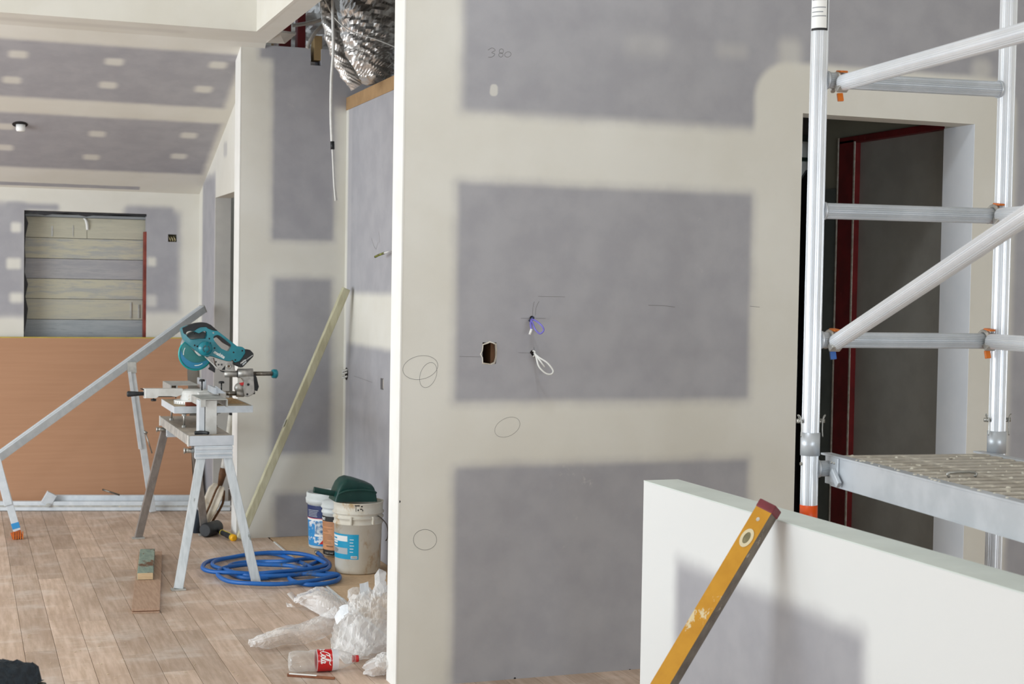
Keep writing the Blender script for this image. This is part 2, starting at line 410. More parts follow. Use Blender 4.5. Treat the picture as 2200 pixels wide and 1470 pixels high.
# ------------------------------------------------------------------ floor
floor = struct(MB().box(-8, 9, -4, 13, -.2, -.019).build('floor', MT['floor']))
x = 1.154-.129*14-.0001; k = 0
while x < 2.75:
    y = 3.2-random.random()*1.5; yend = YB if x < 1.7 else YM+.02
    if x < -.62: x += .129; continue
    while y < yend:
        L = random.uniform(1.3, 2.9); y1 = min(y+L, yend); x1 = x+.1275
        if x < 1.79 < x1+.04: x1 = min(x1, 1.790)
        if y1-y > .02 and not (1.788 < x < 5 and y > YM+.05):
            MB().obox(((x+x1)/2, (y+y1)/2, -.0095), (Vector((1, 0, 0)), Vector((0, 1, 0)), Vector((0, 0, 1))), (x1-x, y1-y-.0016, .019), .0012).build('floorboard', MT['floor'], floor)
        y = y1
    x += .129
# sheet floor of the recess, its edge strip
for a, b_ in ((5.74, 7.62), (7.625, YR)):
    MB().box(1.803, XR, a, b_, -.019, -.001).build('floor_sheet', MT['sheetfloor'], floor)
struct(MB().box(1.791, 1.8015, 5.74, 9.02, -.012, .003).build('trim_1', MT['whitecable']))

# ------------------------------------------------------------------ main wall (with the doorway)
DL, DR, DH = 3.375, 4.262, 2.349
mw = plaster('plaster_main_wall', 0, 2, [
    (1.849, 9, 2.283, 4.1, 'g', .03, .02), (3.14, 4.5, -1, 2.56, 'c', .02, .16), (3.25, 3.36, 2.50, 2.66, 'c', .035, .04, .55),
    (3.0, 3.2, 2.0, 2.4, 'c', .03, .05, .0), (4.50, 9, -1, 2.5, 'g', .025, .02), (4.24, 4.34, 2.55, 2.64, 'c', .03, .04, .5),
    (1.836, 3.13, 1.135, 1.985, 'g', .022, .012), (1.84, 3.137, -1, .858, 'g', .022, .012),
    (1.955, 1.985, 2.34, 2.385, 'c', .004, .012, .7), (2.95, 3.1, 2.56, 2.62, 'c', .03, .03, .25), (2.55, 2.72, 2.55, 2.62, 'c', .05, .03, .2)])
hole = (1.939, 1.997, 1.277, 1.362)
wm = wall('wall_center', 'x', YM, .135, (1.604, DL), (0, 4.3), mw, [hole])
wr = wall('wall_right', 'x', YM, .22, (DR, 6.6), (0, 4.3), mw)
wh = struct(MB().box(DL, DR, YM, YM+.135, DH, 4.3).build('wall_over_door', mw))
# corner beads and jamb edges
wend = mat('skimmed_white_corner', '#efeeea', '#e9e8e3', 5, rough=.6)
struct(MB().box(1.599, 1.604, YM-.0015, YM+.1365, 0, 4.3).build('trim_2', wend))
struct(MB().box(DR-.003, DR, YM-.001, YM+.2205, 0, DH).build('trim_3', mat('sky_tinted_jamb', '#f1f5fb', '#ebf0f7', 5, rough=.55)))  # bright bluish light on the reveal is put into its colour
struct(MB().box(1.6, DL, YM+.002, YM+.13, -.012, -.0005).build('trim_4', MT['ink']))
# torn paper round the cut-out, darkened stud and near-black sheet painted as the cavity's shade
b = MB(); hc = Vector(((hole[0]+hole[1])/2, 0, (hole[2]+hole[3])/2)); ring = []
random.seed(3)
for (a, z) in [(hole[0]-.001, hole[2]), (hole[0]-.002, 1.30), (hole[0]-.011, 1.315), (hole[0]-.003, 1.33), (hole[0], hole[3]-.006), (1.957, hole[3]+.001), (1.968, hole[3]+.006), (1.98, hole[3]+.002), (hole[1], hole[3]-.004), (hole[1]+.003, 1.33), (hole[1]+.001, 1.30), (hole[1]-.004, hole[2]+.002), (1.975, hole[2]-.004), (1.955, hole[2]-.002)]:
    ring.append((a, z))
n = len(ring)
for a, z in ring:
    d = Vector((a, 0, z))-hc; d2 = hc+d*1.0; d3 = hc+d*(.86+random.random()*.06)
    b.v += [Vector((d2.x, YM-.0008, d2.z)), Vector((d3.x, YM-.003, d3.z)), Vector((d3.x, YM+.01, d3.z))]
for i in range(n):
    j = (i+1) % n
    for q in (0, 1): b.f.append((3*i+q, 3*j+q, 3*j+q+1, 3*i+q+1)); b.sm.append(False)
b.build('torn_edge', MT['torn'], wm)
MB().box(1.978, 2.03, YM+.014, YM+.1, 1.15, 1.5).build('timber_stud', MT['rust'], wm)
MB().box(1.9, 2.05, YM+.1, YM+.104, 1.2, 1.45).build('cavity_shade', MT['dark'], wm)
def mwp(*pts): return [PY(px, py, YM) for px, py in pts]
NW = (0, -1, 0)
def ell(cx, cy, rx, ry, rot=0, a0=0, a1=360):
    r = math.radians(rot); o = []
    for i in range(25):
        a = math.radians(a0+(a1-a0)*i/24); x_, y_ = rx*math.cos(a), ry*math.sin(a)
        o.append((cx+x_*math.cos(r)-y_*math.sin(r), cy+x_*math.sin(r)+y_*math.cos(r)))
    return o
for pts, wd in [(((987, 766), (1036, 767)), .0016), (((1119, 684), (1142, 684)), .0016), (((1150, 684), (1172, 684)), .0014), (((1114, 758), (1144, 759)), .0014),
                (((1144, 682), (1145, 660), (1148, 648)), .0016), (((1150, 678), (1152, 660), (1158, 648)), .0016), (((1156, 637), (1214, 638)), .0014),
                (((1393, 656), (1425, 657), (1450, 660)), .0022), (((1611, 658), (1632, 660)), .0018), (((1147, 746), (1148, 758)), .0016),
                (ell(903, 790, 38, 25, -12, 30, 390), .0016), (ell(920, 806, 17, 28, 20, 60, 420), .0015), (ell(1090, 918, 29, 19, -28), .0012), (ell(913, 1160, 25, 22, 0, -40, 330), .0018),
                (((1048, 108), (1057, 103), (1064, 108), (1056, 113), (1063, 116), (1058, 122), (1049, 123)), .0022),
                (ell(1077, 110, 4.5, 5, 20), .002), (ell(1076, 118, 4.5, 4.5, 20), .002), (ell(1091, 117, 7, 5.5, -20), .002)]:
    mark(smooth_path(mwp(*pts), 3), wd*.85, NW, parent=wm)
# recessed noggin nail dots at the base of the wall
for px, py in ((1106, 1458), (1353, 1440), (858, 1078)):
    p = PY(px, py, YM); MB().lathe([(.0, .0), (.005, .0)], p+Vector((0, -.0008, 0)), (0, -1, 0), 10).build('nail_hole', MT['ink'], wm)

# ------------------------------------------------------------------ recess behind it
rw = plaster('plaster_recess_wall', 0, 2, [
    (1.806, 2.175, 1.866, 4, 'g', .022, .01), (2.1, 2.9, 2.70, 4, 'g', .02, .02), (1.815, 2.172, .53, 1.612, 'g', .022, .02), (1.838, 2.9, -1, .262, 'g', .02, .02), (1.72, 2.3, 2.98, 4, 'g', .02, .01)])
na, nb = PY(667, 140, YR), PY(690, 140, YR)
wrc = wall('wall_recess', 'x', YR, .18, (1.596, 2.6), (0, 3.05), rw, [(na.x, nb.x, na.z, 3.2)])
struct(MB().box(1.592, 1.596, YR-.001, YR+.181, 0, 3.05).build('trim_5', wend))
rt = plaster('plaster_return_wall', 1, 2, [(5, 12, 1.24, 1.513, 'c', .05, .01), (9.13, 9.3, -1, 2.68, 'c', .012, .004), (9.05, 9.13, -1, 2.68, '#bdbbbe', .03, .01, .5)], base=GREY)
h1 = (9.065, 9.165, .985, 1.06); h2 = (8.235, 8.30, .985, 1.05)
wrt = wall('wall_return', 'y', XR, .09, (5.73, YR), (0, 2.678), rt, [h2])
struct(MB().box(XR-.004, XR+.012, 5.73, YR-.003, 2.678, 2.757).build('trim_6', MT['kraft']))
MB().box(XR+.05, XR+.056, 8.2, 8.34, .95, 1.09).build('outlet_box', MT['dark'], wrt)
MB().box(XR+.004, XR+.03, 8.24, 8.262, .992, 1.045).build('outlet_clip', MT['torn'], wrt)
NR = (-1, 0, 0)
def xrp(*pts): return [PX(px, py, XR) for px, py in pts]
for pts in [((760, 808), (775, 813), (800, 822)), ((798, 512), (803, 528), (808, 536), (813, 520)), ((814, 498), (815, 510), (815, 522))]:
    mark(xrp(*pts), .002, NR, parent=wrt)
ow = thing('cable_outlet', PX(743, 803, XR), 'round hole in the recess side wall with a loop of white cable in it', 'outlet')
c0 = PX(743, 803, XR); MB().lathe([(0, 0), (.04, 0)], c0+Vector((-.0012, -.02, 0)), NR, 20).build('hole', MT['dark'], ow)
for dz in (-.018, .006, .022):
    MB().tube(smooth_path([c0+Vector((-.006, .025, dz)), c0+Vector((-.02, 0, dz-.008)), c0+Vector((-.02, -.03, dz-.004)), c0+Vector((-.004, -.055, dz+.006))]), .006, 8).build('cable_loop', MT['whitecable'], ow)
st = thing('wire_stub', PX(815, 548, XR), 'short white wire with a yellow-green sheathed end poking from the recess side wall', 'wire')
p = [PX(845, 538, XR), PX(835, 541, XR-.03), PX(825, 544, XR-.05)]
MB().tube(smooth_path(p), .004, 8).build('wire', MT['whitecable'], st)
MB().tube([PX(825, 544, XR-.05), PX(814, 548, XR-.06), PX(806, 552, XR-.07)], .007, 8).build('sheath', mat('olive_sheath', '#7d8a2a', '#5a4a2e', 30, rough=.5), st)

# ------------------------------------------------------------------ left room
lw = plaster('plaster_left_room_side', 1, 2, [(10.75, 11.32, -1, 2.35, 'g', .04, .05), (10.25, 10.4, 2.45, 2.55, 'g', .02, .03, .5)])
LD0, LD1, LDH = 9.9, 10.73, 2.19
wl = wall('wall_left', 'y', XL, .11, (9.30, YB), (0, 3.2), lw, [(LD0, LD1, -1, LDH)])
struct(MB().box(2.9, 2.95, 9.37, 11.6, 0, 3.0).build('wall_inner', MT['hallgrey']))
bw = plaster('plaster_back_wall', 0, 2, [
    (-2, .42, 1.33, 2.125, 'g', .05, .02), (.3, .66, 2.1, 2.14, 'g', .03, .02), (1.14, 1.535, 1.365, 2.10, 'g', .03, .03), (1.14, 1.50, 2.05, 2.15, 'g', .03, .03),
    (.33, .4, 1.93, 2.0, 'c', .02, .02), (.3, .40, 1.66, 1.74, 'c', .02, .02), (.33, .41, 1.42, 1.48, 'c', .03, .02), (1.305, 1.37, 1.7, 1.77, 'c', .02, .02), (1.305, 1.37, 1.40, 1.48, 'c', .03, .02, .7)])
WO = (.421, 1.30, .55, 2.093)
oh = (1.457, 1.523, 1.888, 1.945)
wb = wall('wall_back', 'x', YB, .10, (-5, 2.9), (0, 2.32), bw, [WO, oh])
# cladding boards seen through the opening
yb = YB+.16
seams = [460, 466.5, 511, 555, 598, 641, 685, 730, 775, 818, 862]
zs = [PY(180, q+2, yb).z for q in seams]
fm = [4, 0, 1, 2, 1, 3, 4, 2, 1, 4]
clad = struct(MB().box(.2, 1.5, yb+.03, yb+.05, .3, 2.3).build('wall_cladding', MT['dark']))
for i in range(len(zs)-1):
    z1, z0 = zs[i]-.001, zs[i+1]+.002
    cuts = [.2, 1.5]
    if i == 1: cuts = [.2, PY(187, 480, yb).x, 1.5]
    if i == 4: cuts = [.2, 1.5]
    for a, c_ in zip(cuts[:-1], cuts[1:]):
        MB().box(a+.001, c_-.001, yb+random.uniform(0, .006), yb+.03, z0, z1, .002).build('cladding_board', FM[fm[i]], clad)
for px, y0, y1, wd in ((112, 486, 508, .014), (157, 484, 508, .006), (281, 650, 684, .012), (298, 655, 684, .012)):
    a, c_ = PY(px, y0, yb), PY(px, y1, yb)
    MB().box(a.x-wd/2, a.x+wd/2, yb-.003, yb+.004, c_.z, a.z).build('board_notch', MT['alu_dull'], clad)
tp = thing('paper_tag', PY(187, 485, yb-.02), 'torn white paper strip hanging at the top of the boarded opening', 'paper')
pts = [(181, 469), (185, 474), (187, 484), (188, 494)]
b = MB()
for px, py in pts:
    for d in (-.010, .010):
        b.v += [PY(px, py, yb-.012-.01*math.sin(py))+Vector((d, 0, 0)), PY(px, py, yb-.010-.01*math.sin(py))+Vector((d, 0, 0))]
for i in range(3):
    k = 4*i; b.f += [(k, k+2, k+6, k+4), (k+1, k+5, k+7, k+3), (k, k+4, k+5, k+1), (k+2, k+3, k+7, k+6)]; b.sm += [True]*4
b.build('paper_strip', MT['white'], tp)
# membrane down the left edge, red stud down the right, ragged membrane on top
b = MB(); random.seed(5)
poly = [(WO[0], YB+.03, .56)]+[(WO[0]+random.choice((.006, .012, .02, .03)), YB+.03, .56+i*.09) for i in range(17)]+[(WO[0], YB+.03, 2.09)]
b.prism(poly, (0, .004, 0)).build('membrane', MT['membrane'], wb)
b = MB(); poly = [(WO[0], YB+.03, 2.093)]+[(WO[0]+i*.0733, YB+.03, 2.093-random.choice((.012, .018, .028, .034))) for i in range(13)]+[(WO[1], YB+.03, 2.093)]
b.prism(poly, (0, .004, 0)).build('membrane', MT['membrane'], wb)
MB().box(WO[1]-.016, WO[1]+.03, YB+.012, YB+.11, .5, 1.96).build('stud', mat('red_edge_stud', '#8f3f30', '#6e261c', 6, (1, 1, 2), .6), wb)
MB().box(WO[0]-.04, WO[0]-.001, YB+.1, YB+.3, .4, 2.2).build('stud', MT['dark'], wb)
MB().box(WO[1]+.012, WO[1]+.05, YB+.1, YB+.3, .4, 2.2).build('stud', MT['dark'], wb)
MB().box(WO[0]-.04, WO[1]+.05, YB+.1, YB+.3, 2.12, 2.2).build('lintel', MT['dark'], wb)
ob = thing('wall_outlet', (1.49, YB, 1.915), 'open socket box with loose wires in the back wall beside the boarded opening', 'outlet')
MB().box(1.452, 1.528, YB+.04, YB+.045, 1.88, 1.95).build('back_box', mat('olive_box', '#5c5238', '#44402e', 30, rough=.7), ob)
for i in range(3):
    MB().tube(smooth_path([(1.462+i*.02, YB+.036, 1.93), (1.47+i*.018, YB+.01, 1.915), (1.476+i*.018, YB+.012, 1.90), (1.48+i*.014, YB+.036, 1.892)]), .004, 6).build('wire', mat('cream_wire', '#b9ad86', rough=.5), ob)

# ceilings: raked one of the left room, soffit, bulkhead faces of the raised well
def rake(y): return 3.05-.335*(y-9.13)
def PRK(px, py):
    r = _ray(px, py); nrm = Vector((0, .335, 1)); return CAM+r*((nrm.dot(Vector((0, 9.13, 3.05))-CAM))/nrm.dot(r))
def rr(x0, y0, x1, y1): a, c_ = PRK(x0, y0), PRK(x1, y1); return a, c_
g1a, g1b = PRK(20, 89), PRK(480, 218); g2a, g2b = PRK(20, 248), PRK(440, 370)
lay = [(-5, PRK(492, 190).x, PRK(250, 102).y, PRK(250, 218).y, 'g', .03, .02), (-5, PRK(455, 310).x, PRK(250, 256).y, PRK(250, 366).y, 'g', .03, .02), (-5, PRK(300, 402).x, PRK(200, 398).y, PRK(200, 404).y, 'g', .012, .005)]
for px, py in ((39, 117), (245, 133), (437, 192), (25, 172), (232, 183), (468, 140), (12, 272), (209, 288), (406, 291), (10, 317), (196, 338), (384, 336)):
    q = PRK(px, py); lay.append((q.x-.055, q.x+.055, q.y-.045, q.y+.045, 'c', .025, .03, .85))
cm = plaster('plaster_raked_ceiling', 0, 1, lay)
xe = [(1.70, 9.19+.3), (1.745, 9.13)]
b = MB(); th = .013
pl = [(-5, 9.13), (1.735, 9.13), (1.742, 9.19), (1.70, 9.3), (1.82, 9.36), (1.82, YB+.05), (-5, YB+.05)]
b.prism([(x_, y_, rake(y_)) for x_, y_ in pl], (0, 0, th))
struct(b.build('ceiling', cm))
sm_ = plaster('plaster_soffit', 0, 1, [(-6, 1.2, 8.9, 8.96, '#c9c5bd', .06, .01, .5)])
struct(MB().box(-5, 1.735, 8.72, 9.13, 3.05, 3.063).build('ceiling_soffit', sm_))
struct(MB().box(1.6005, 1.735, YM+.137, 8.72, 3.05, 3.063).build('ceiling_soffit', sm_))
fm_ = plaster('plaster_bulkhead', 0, 2, [])
struct(MB().box(-5, 1.62, 8.712, 8.735, 3.049, 4.3).build('wall_bulkhead', fm_))
struct(MB().box(1.6, 1.62, YM+.137, 8.712, 3.049, 4.3).build('wall_bulkhead', fm_))
# high ceiling of the well with its roof-light opening, low ceiling over the right of the room, roof over the open cavity
def ceil_panel(name, x0, x1, y0, y1, z, m): return struct(MB().box(x0, x1, y0, y1, z, z+.015).build(name, m))
ceil_panel('ceiling_high', -8, 1.62, 5.6, 8.72, 4.3, fm_); ceil_panel('ceiling_high', -8, 1.1, -4, 5.6, 4.3, fm_); ceil_panel('ceiling_high', 1.8, 6.7, -4, 5.6, 4.3, fm_)
ceil_panel('ceiling_high', 1.1, 1.8, -4, 3.6, 4.3, fm_); ceil_panel('ceiling_high', 1.1, 1.8, 4.2, 5.6, 4.3, fm_)
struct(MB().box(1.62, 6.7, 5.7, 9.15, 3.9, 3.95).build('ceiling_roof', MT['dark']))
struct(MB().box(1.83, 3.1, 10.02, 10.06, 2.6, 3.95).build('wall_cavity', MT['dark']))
for nm, q in (('light_block_left', (-8, -7.9, -4, 8.72, 2.55, 4.3)), ('light_block_rear', (-8, 6.7, -4.1, -4, 2.55, 4.3))):   # unseen headers added to keep sky light off the upper walls
    struct(MB().box(*q).build(nm, fm_))
# cavity things
lp = thing('loose_plasterboard', PY(610, 80, 9.0), 'pale offcut of plasterboard sagging from the ceiling edge', 'board')
q = [PY(573, 92, 9.05), PY(612, 94, 9.05), PY(636, 74, 8.95), PY(600, 69, 8.8)]
MB().prism(q, (0, 0, .012)).build('board', mat('board_paper', '#c4bfb6', '#b5b0a8', 8, rough=.8), lp)
jo = []
for a, c_, wd, dp, z0, z1, mm in ((2.025, 9.45, .05, .09, 2.9, 3.9, 'redsteel'), (1.93, 9.5, .075, .04, 2.9, 3.9, 'redsteel')):
    t_ = MB().box(a-wd/2, a+wd/2, c_, c_+dp, z0, z1, .004).build('steel_stud', MT[mm])
    tag(t_, 'red primed steel stud rising in the roof cavity ' + ('nearest the hanging foil ducts' if mm and a > 2 else 'half hidden by the ceiling edge'), 'stud'); jo.append(t_)
q0, q1 = PY(672, 78, 9.24), PY(689, 132, 9.24)
tb = MB().box(q0.x, q1.x, 9.2, 9.29, q1.z, q0.z, .004).build('timber_block', mat('cavity_timber', '#a0875f', '#8b744f', 9, (1, 1, .3), .75)); tag(tb, 'upright timber block standing in the notch of the recess wall', 'block')
rb = MB().box(na.x-.02, nb.x+.02, 9.22, 9.3, na.z-.08, na.z-.0, .0).build('noggin', MT['redsteel'], wrc)
wk = tag(MB().box(1.80, 1.84, 9.42, 9.5, 2.95, 3.1, .003).build('timber_noggin', MT['endgrain']), 'pale timber end above the recess wall beside red steel stud', 'timber')
# foil sarking at the back of the cavity
b = MB(); nx, nz_ = 40, 40
for i in range(nx+1):
    for j in range(nz_+1):
        X_, Z_ = 1.85+i/nx*.95, 2.85+j/nz_*1.05
        h = noise.noise(Vector((X_*14, Z_*14, 3)))*.03+abs(noise.noise(Vector((X_*7, Z_*9, 8))))*.06
        b.v.append(Vector((X_, 9.95-h, Z_)))
for i in range(nx):
    for j in range(nz_):
        k = i*(nz_+1)+j; b.f.append((k, k+nz_+1, k+nz_+2, k+1)); b.sm.append(j % 2 == 0)
b.build('foil_insulation', MT['foil']); tag(bpy.data.objects['foil_insulation'], 'crumpled silver foil insulation at the back of the open roof cavity', 'insulation')
def duct(name, axis, radii, label, seed, wr=.02, squash=None):
    t_ = thing(name, axis[-1], label, 'duct', 'foil ducts in the roof cavity')
    pts = smooth_path(axis, 14); n = len(pts); seg = 72; b = MB()
    R = []
    for i in range(n):
        u = i/(n-1)*(len(radii)-1); a = int(min(u, len(radii)-2)); R.append(radii[a]+(radii[a+1]-radii[a])*(u-a))
    b.tube(pts, R, seg, True, False)
    for i, v in enumerate(b.v):
        ring = i//seg; c_ = pts[ring]; d = (v-c_)
        if d.length < 1e-6: continue
        zz = v.z+.35*(v.x-v.y*.3); wv = abs(noise.noise(Vector((v.x*5+seed, v.y*5, zz*22))))+.55*abs(noise.noise(Vector((v.x*10, v.y*10+seed, zz*55))))
        b.v[i] = v-d.normalized()*(wv*wr*2-.4*wr)
    b.build('foil_sleeve', MT['foil'], t_)
    return t_
dA = PY(800, -60, 8.6); 
big = duct('flexible_duct', [PY(812, -130, 8.75), PY(805, -20, 8.7), PY(797, 70, 8.62), PY(795, 130, 8.6), PY(802, 168, 8.6), PY(803, 182, 8.6)], [.22, .21, .185, .165, .125, .05], 'large crumpled silver foil duct bulging over the recess side wall', 4, .022)
sml = duct('flexible_duct', [PY(690, -60, 8.45), PY(704, 20, 8.4), PY(716, 80, 8.36), PY(732, 130, 8.33), PY(753, 168, 8.32), PY(766, 188, 8.32)], [.045, .048, .048, .046, .046, .04], 'narrow silver foil duct hanging to the left of the large one', 9, .008)
for nm, pts, r in (('cable_conduit', [(628, 55), (660, 50), (690, 42), (712, 30)], .012), ('cable_conduit', [(660, 104), (668, 85), (682, 65), (705, 45)], .012)):
    tag(MB().tube(smooth_path([PY(a, c_, 9.05) for a, c_ in pts]), r, 10).build(nm, MT['greyconduit']), 'grey conduit crossing the roof cavity ' + ('near the ceiling edge' if pts[0][0] < 640 else 'bending down behind the recess wall'), 'conduit')
tag(MB().tube(smooth_path([PY(a, c_, 8.3) for a, c_ in ((690, -25), (703, 10), (722, 42), (755, 68), (800, 82), (830, 93), (860, 106))]), .004, 8).build('cavity_wire', MT['whitecable']), 'thin white wire looping across the foil ducts', 'wire')
hc_ = thing('hanging_cable', PY(713, 0, 8.1), 'white cable hanging from the roof cavity with a band of black tape', 'cable')
MB().tube(smooth_path([PY(a, c_, 8.1) for a, c_ in ((714, -40), (715, 40), (716, 110), (712, 170), (711, 240), (713, 300), (714, 312))]), .0085, 10).build('cable', MT['whitecable'], hc_)
MB().tube([PY(714, 304, 8.1), PY(714.5, 321, 8.1)], .0115, 10).build('black_tape', MT['black'], hc_)
for dx in (0, 1):
    MB().tube(smooth_path([PY(a, c_, 8.1+.004*dx) for a, c_ in ((714+dx*2, 318), (716+dx, 360), (718+dx*2, 400), (721+dx*3, 432-2*dx))]), .005, 8).build('cable_tail', MT['whitecable'], hc_)
fx = PRK(43, 267)
lf = thing('light_fitting', fx, 'white plug of an unfinished downlight hanging from a hole in the raked ceiling', 'light')
nrm = Vector((0, -.335, -1)).normalized()
MB().lathe([(0, .0), (.05, .0)], fx+nrm*.002, nrm, 24).build('ceiling_hole', MT['dark'], lf)
MB().lathe([(0, .045), (.025, .045), (.03, .035), (.03, .0), (0, 0)], fx+Vector((.004, 0, -.002)), (0, 0, -1), 20).build('plug', MT['white'], lf)

# ------------------------------------------------------------------ hall behind the doorway
hx = 4.30
hm = mat('hall_wall', '#a29f8e', '#9a9786', 3, rough=.8)
struct(MB().box(hx, hx+.1, 5.82, 7.0, 2.39, 3.0).build('wall_hall', hm))
struct(MB().box(hx, hx+.1, 6.76, 6.96, 0, 2.39).build('wall_hall', hm))
gs = mat('grey_green_board', '#6f7672', '#656c69', 6, rough=.75)
struct(MB().box(hx-.006, hx-.001, 6.765, 6.90, 0, 2.13).build('trim_7', gs))
rf = thing('steel_door_frame', (hx, 6.65, 0), 'dark red primed steel door frame inside the dim hall', 'door frame')
MB().box(hx-.012, hx+.05, 6.60, 6.735, 0, 2.372, .003).build('jamb', MT['redsteel'], rf)
MB().box(hx-.012, hx+.05, 5.83, 6.735, 2.355, 2.388, .003).build('head', MT['redsteel'], rf)
MB().box(hx-.014, hx-.01, 6.738, 6.748, 0, 2.39).build('edge_bead', MT['torn'], rf)
MB().box(hx-.014, hx-.01, 6.585, 6.597, 0, 2.36).build('edge_bead', MT['torn'], rf)
struct(MB().box(hx+.03, hx+.06, 5.82, 6.6, 0, 2.36).build('wall_hall_panel', MT['hallgrey']))
struct(MB().box(hx-.01, hx+.04, 6.97, 7.02, 0, 2.4).build('trim_8', MT['redsteel']))
ww = wall('wall_hall_end', 'x', 9.0, .1, (3.0, 6.6), (0, 3.9), MT['hallgrey'], [(5.1, 5.495, 1.0, 2.622)])
win = struct(MB().box(5.1, 5.495, 8.985, 9.0, 2.622, 2.665).build('window_1', mat('grey_green_sash', '#6f7f78', rough=.5)))
MB().box(5.1, 5.495, 9.0, 9.05, 2.49, 2.515).build('glazing_bar', mat('green_bar', '#4f7a6d', rough=.5), win)
MB().box(5.1, 5.495, 9.04, 9.046, 1.0, 2.622).build('pane', film('window_glass', '#eef4f4', .06, .02, .3)[0], win)
struct(MB().box(2.9, 3.0, 5.73, 9.1, 0, 3.9).build('wall_hall_left', MT['hallgrey']))
cv = MB(); cp = [PY(1716, 395, 8.7), PY(1736, 365, 8.7), PY(1790, 350, 8.7), PY(1800, 900, 8.7), PY(1716, 900, 8.7)]
cv.prism([Vector((p.x, p.y, p.z if p.z > 1.2 else 0.002)) for p in cp], (0, .03, 0))
tag(cv.build('dark_sheet', MT['membrane']), 'black sheet hung across the hall window behind the scaffold pole', 'sheet')
struct(MB().box(6.6, 6.7, -4, 9.1, 0, 4.3).build('wall_far_right', fm_))

# ------------------------------------------------------------------ half wall
hl = plaster('plaster_half_wall', 1, 2, [(3.17, 4.2, -1, .72, 'g', .03, .03),], cream='#e3e4e3')
topm = mat('primed_cap', '#dee6e1', '#d6ded9', 6, rough=.6)
hwl = struct(MB().box(2.12, 2.246, -3, 4.461, 0, .947, .002).build('wall_half', hl))
struct(MB().box(2.12, 2.246, -3, 4.461, .947, .95).build('trim_9', topm))

# ------------------------------------------------------------------ spirit level
pb = Vector((1.475, 3.613, .035)); pt = PX(1656, 1086, 2.092)
ld = (pt-pb).normalized()
lv = thing('spirit_level', pb, 'long yellow spirit level with a worn grey edge leaning on the half wall', 'level')
n2 = Vector((0, 1, 0)).cross(ld).normalized()
if n2.x < 0: n2 = -n2
la = (.6*n2-.8*Vector((0, 1, 0))).normalized(); lb = (.8*n2+.6*Vector((0, 1, 0))).normalized()   # yellow face spans la, grey edge spans lb
mid = (pb+pt)/2; LL = (pt-pb).length
MB().obox(mid, (la, lb, ld), (.050, .052, LL-.03), .003).build('body', MT['levelg'], lv)
MB().obox(mid-lb*.0265, (la, lb, ld), (.049, .0012, LL-.035), 0).build('yellow_web', MT['levely'], lv)
MB().obox(pt-ld*.012, (la, lb, ld), (.053, .056, .026), .004).build('end_cap', mat('maroon_cap', '#7a2f36', '#6a272e', 20, rough=.5), lv)
MB().obox(pb+ld*.006, (la, lb, ld), (.053, .056, .026), .004).build('end_cap', mat('maroon_cap', '#7a2f36', '#6a272e', 20, rough=.5), lv)
vc = pt-ld*.115-lb*.0272
ring = [(math.cos(a)*.017, math.sin(a)*.028) for a in [2*math.pi*i/28 for i in range(28)]]; rin = [(x_*.55, y_*.62) for x_, y_ in ring]
vf = MB().prism([vc+la*x_+ld*y_ for x_, y_ in ring], -lb*.002, [[vc+la*x_+ld*y_ for x_, y_ in rin]]).build('vial_frame', mat('cream_frame', '#d8cba8', rough=.5), lv)
MB().prism([vc+la*x_+ld*y_ for x_, y_ in rin], -lb*.0006).build('vial', mat('vial_glass', '#8a8262', '#6f6a50', 20, rough=.2), vf)
hcn = pt-ld*.055-lb*.0272
MB().prism([hcn+la*math.cos(a)*.005+ld*math.sin(a)*.006 for a in [i*.5236 for i in range(12)]], -lb*.0006).build('hang_hole', MT['torn'], lv)

# ------------------------------------------------------------------ scaffold tower end frame
SO = Vector((2.352, 3.812, 0)); sx = Vector((.994, -.11, 0)).normalized(); sy = Vector((-.11, -.994, 0)).normalized(); UZ = Vector((0, 0, 1))
def S(a, b, z): return SO+sx*a+sy*b+UZ*z
sc = thing('scaffold_tower', SO, 'aluminium scaffold tower with ribbed poles, rungs, braces and a dusty platform', 'scaffold')
RP = .0255
for i, a in enumerate((0, .618)):
    po = MB().ribbed(S(a, 0, 1.125), S(a, 0, 3.0), RP).build('pole', MT['alu_bright'], sc)
    lo_ = MB().ribbed(S(a, 0, .02), S(a, 0, 1.10), RP).build('pole', MT['alu_bright'], sc)
    co_ = MB().tube([S(a, 0, 1.10), S(a, 0, 1.168)], .0285, 24).build('collar', MT['alu'], sc)
    MB().tube([S(a, 0, 1.092), S(a, 0, 1.104)], .024, 20).build('spigot', MT['steel'], sc)
    MB().lathe([(0, 0), (.055, 0), (.055, .012), (.03, .02), (0, .02)], S(a, 0, 0), UZ, 24).build('foot_plate', MT['alu'], sc)
    for sgn in (-1, 1):
        z = 1.20; pn = MB().tube([S(a+sgn*.024, -.0, z), S(a+sgn*.036, 0, z)], .005, 8)
        pn.tube([S(a+sgn*.037, 0, z-.004), S(a+sgn*.037, 0, z+.008)], .008, 8)
        pn.tube(smooth_path([S(a+sgn*.036, .004, z+.004), S(a+sgn*.044, .006, z+.02), S(a+sgn*.036, .008, z+.012), S(a+sgn*.033, .010, z-.02), S(a+sgn*.035, .01, z-.045)], 4), .0018, 6)
        pn.build('lock_pin', MT['steelring'], sc)
    MB().tube([S(a-.03, 0, 1.075), S(a+.03, 0, 1.075)], .005, 8).build('rivet', MT['steelring'], sc)
MB().tube([S(0, 0, .89), S(0, 0, .953)], .0262, 24).build('orange_band', mat('orange_tape', '#f05a10', '#e85008', 8, rough=.4), sc)['label'] = 'bright orange tape band'
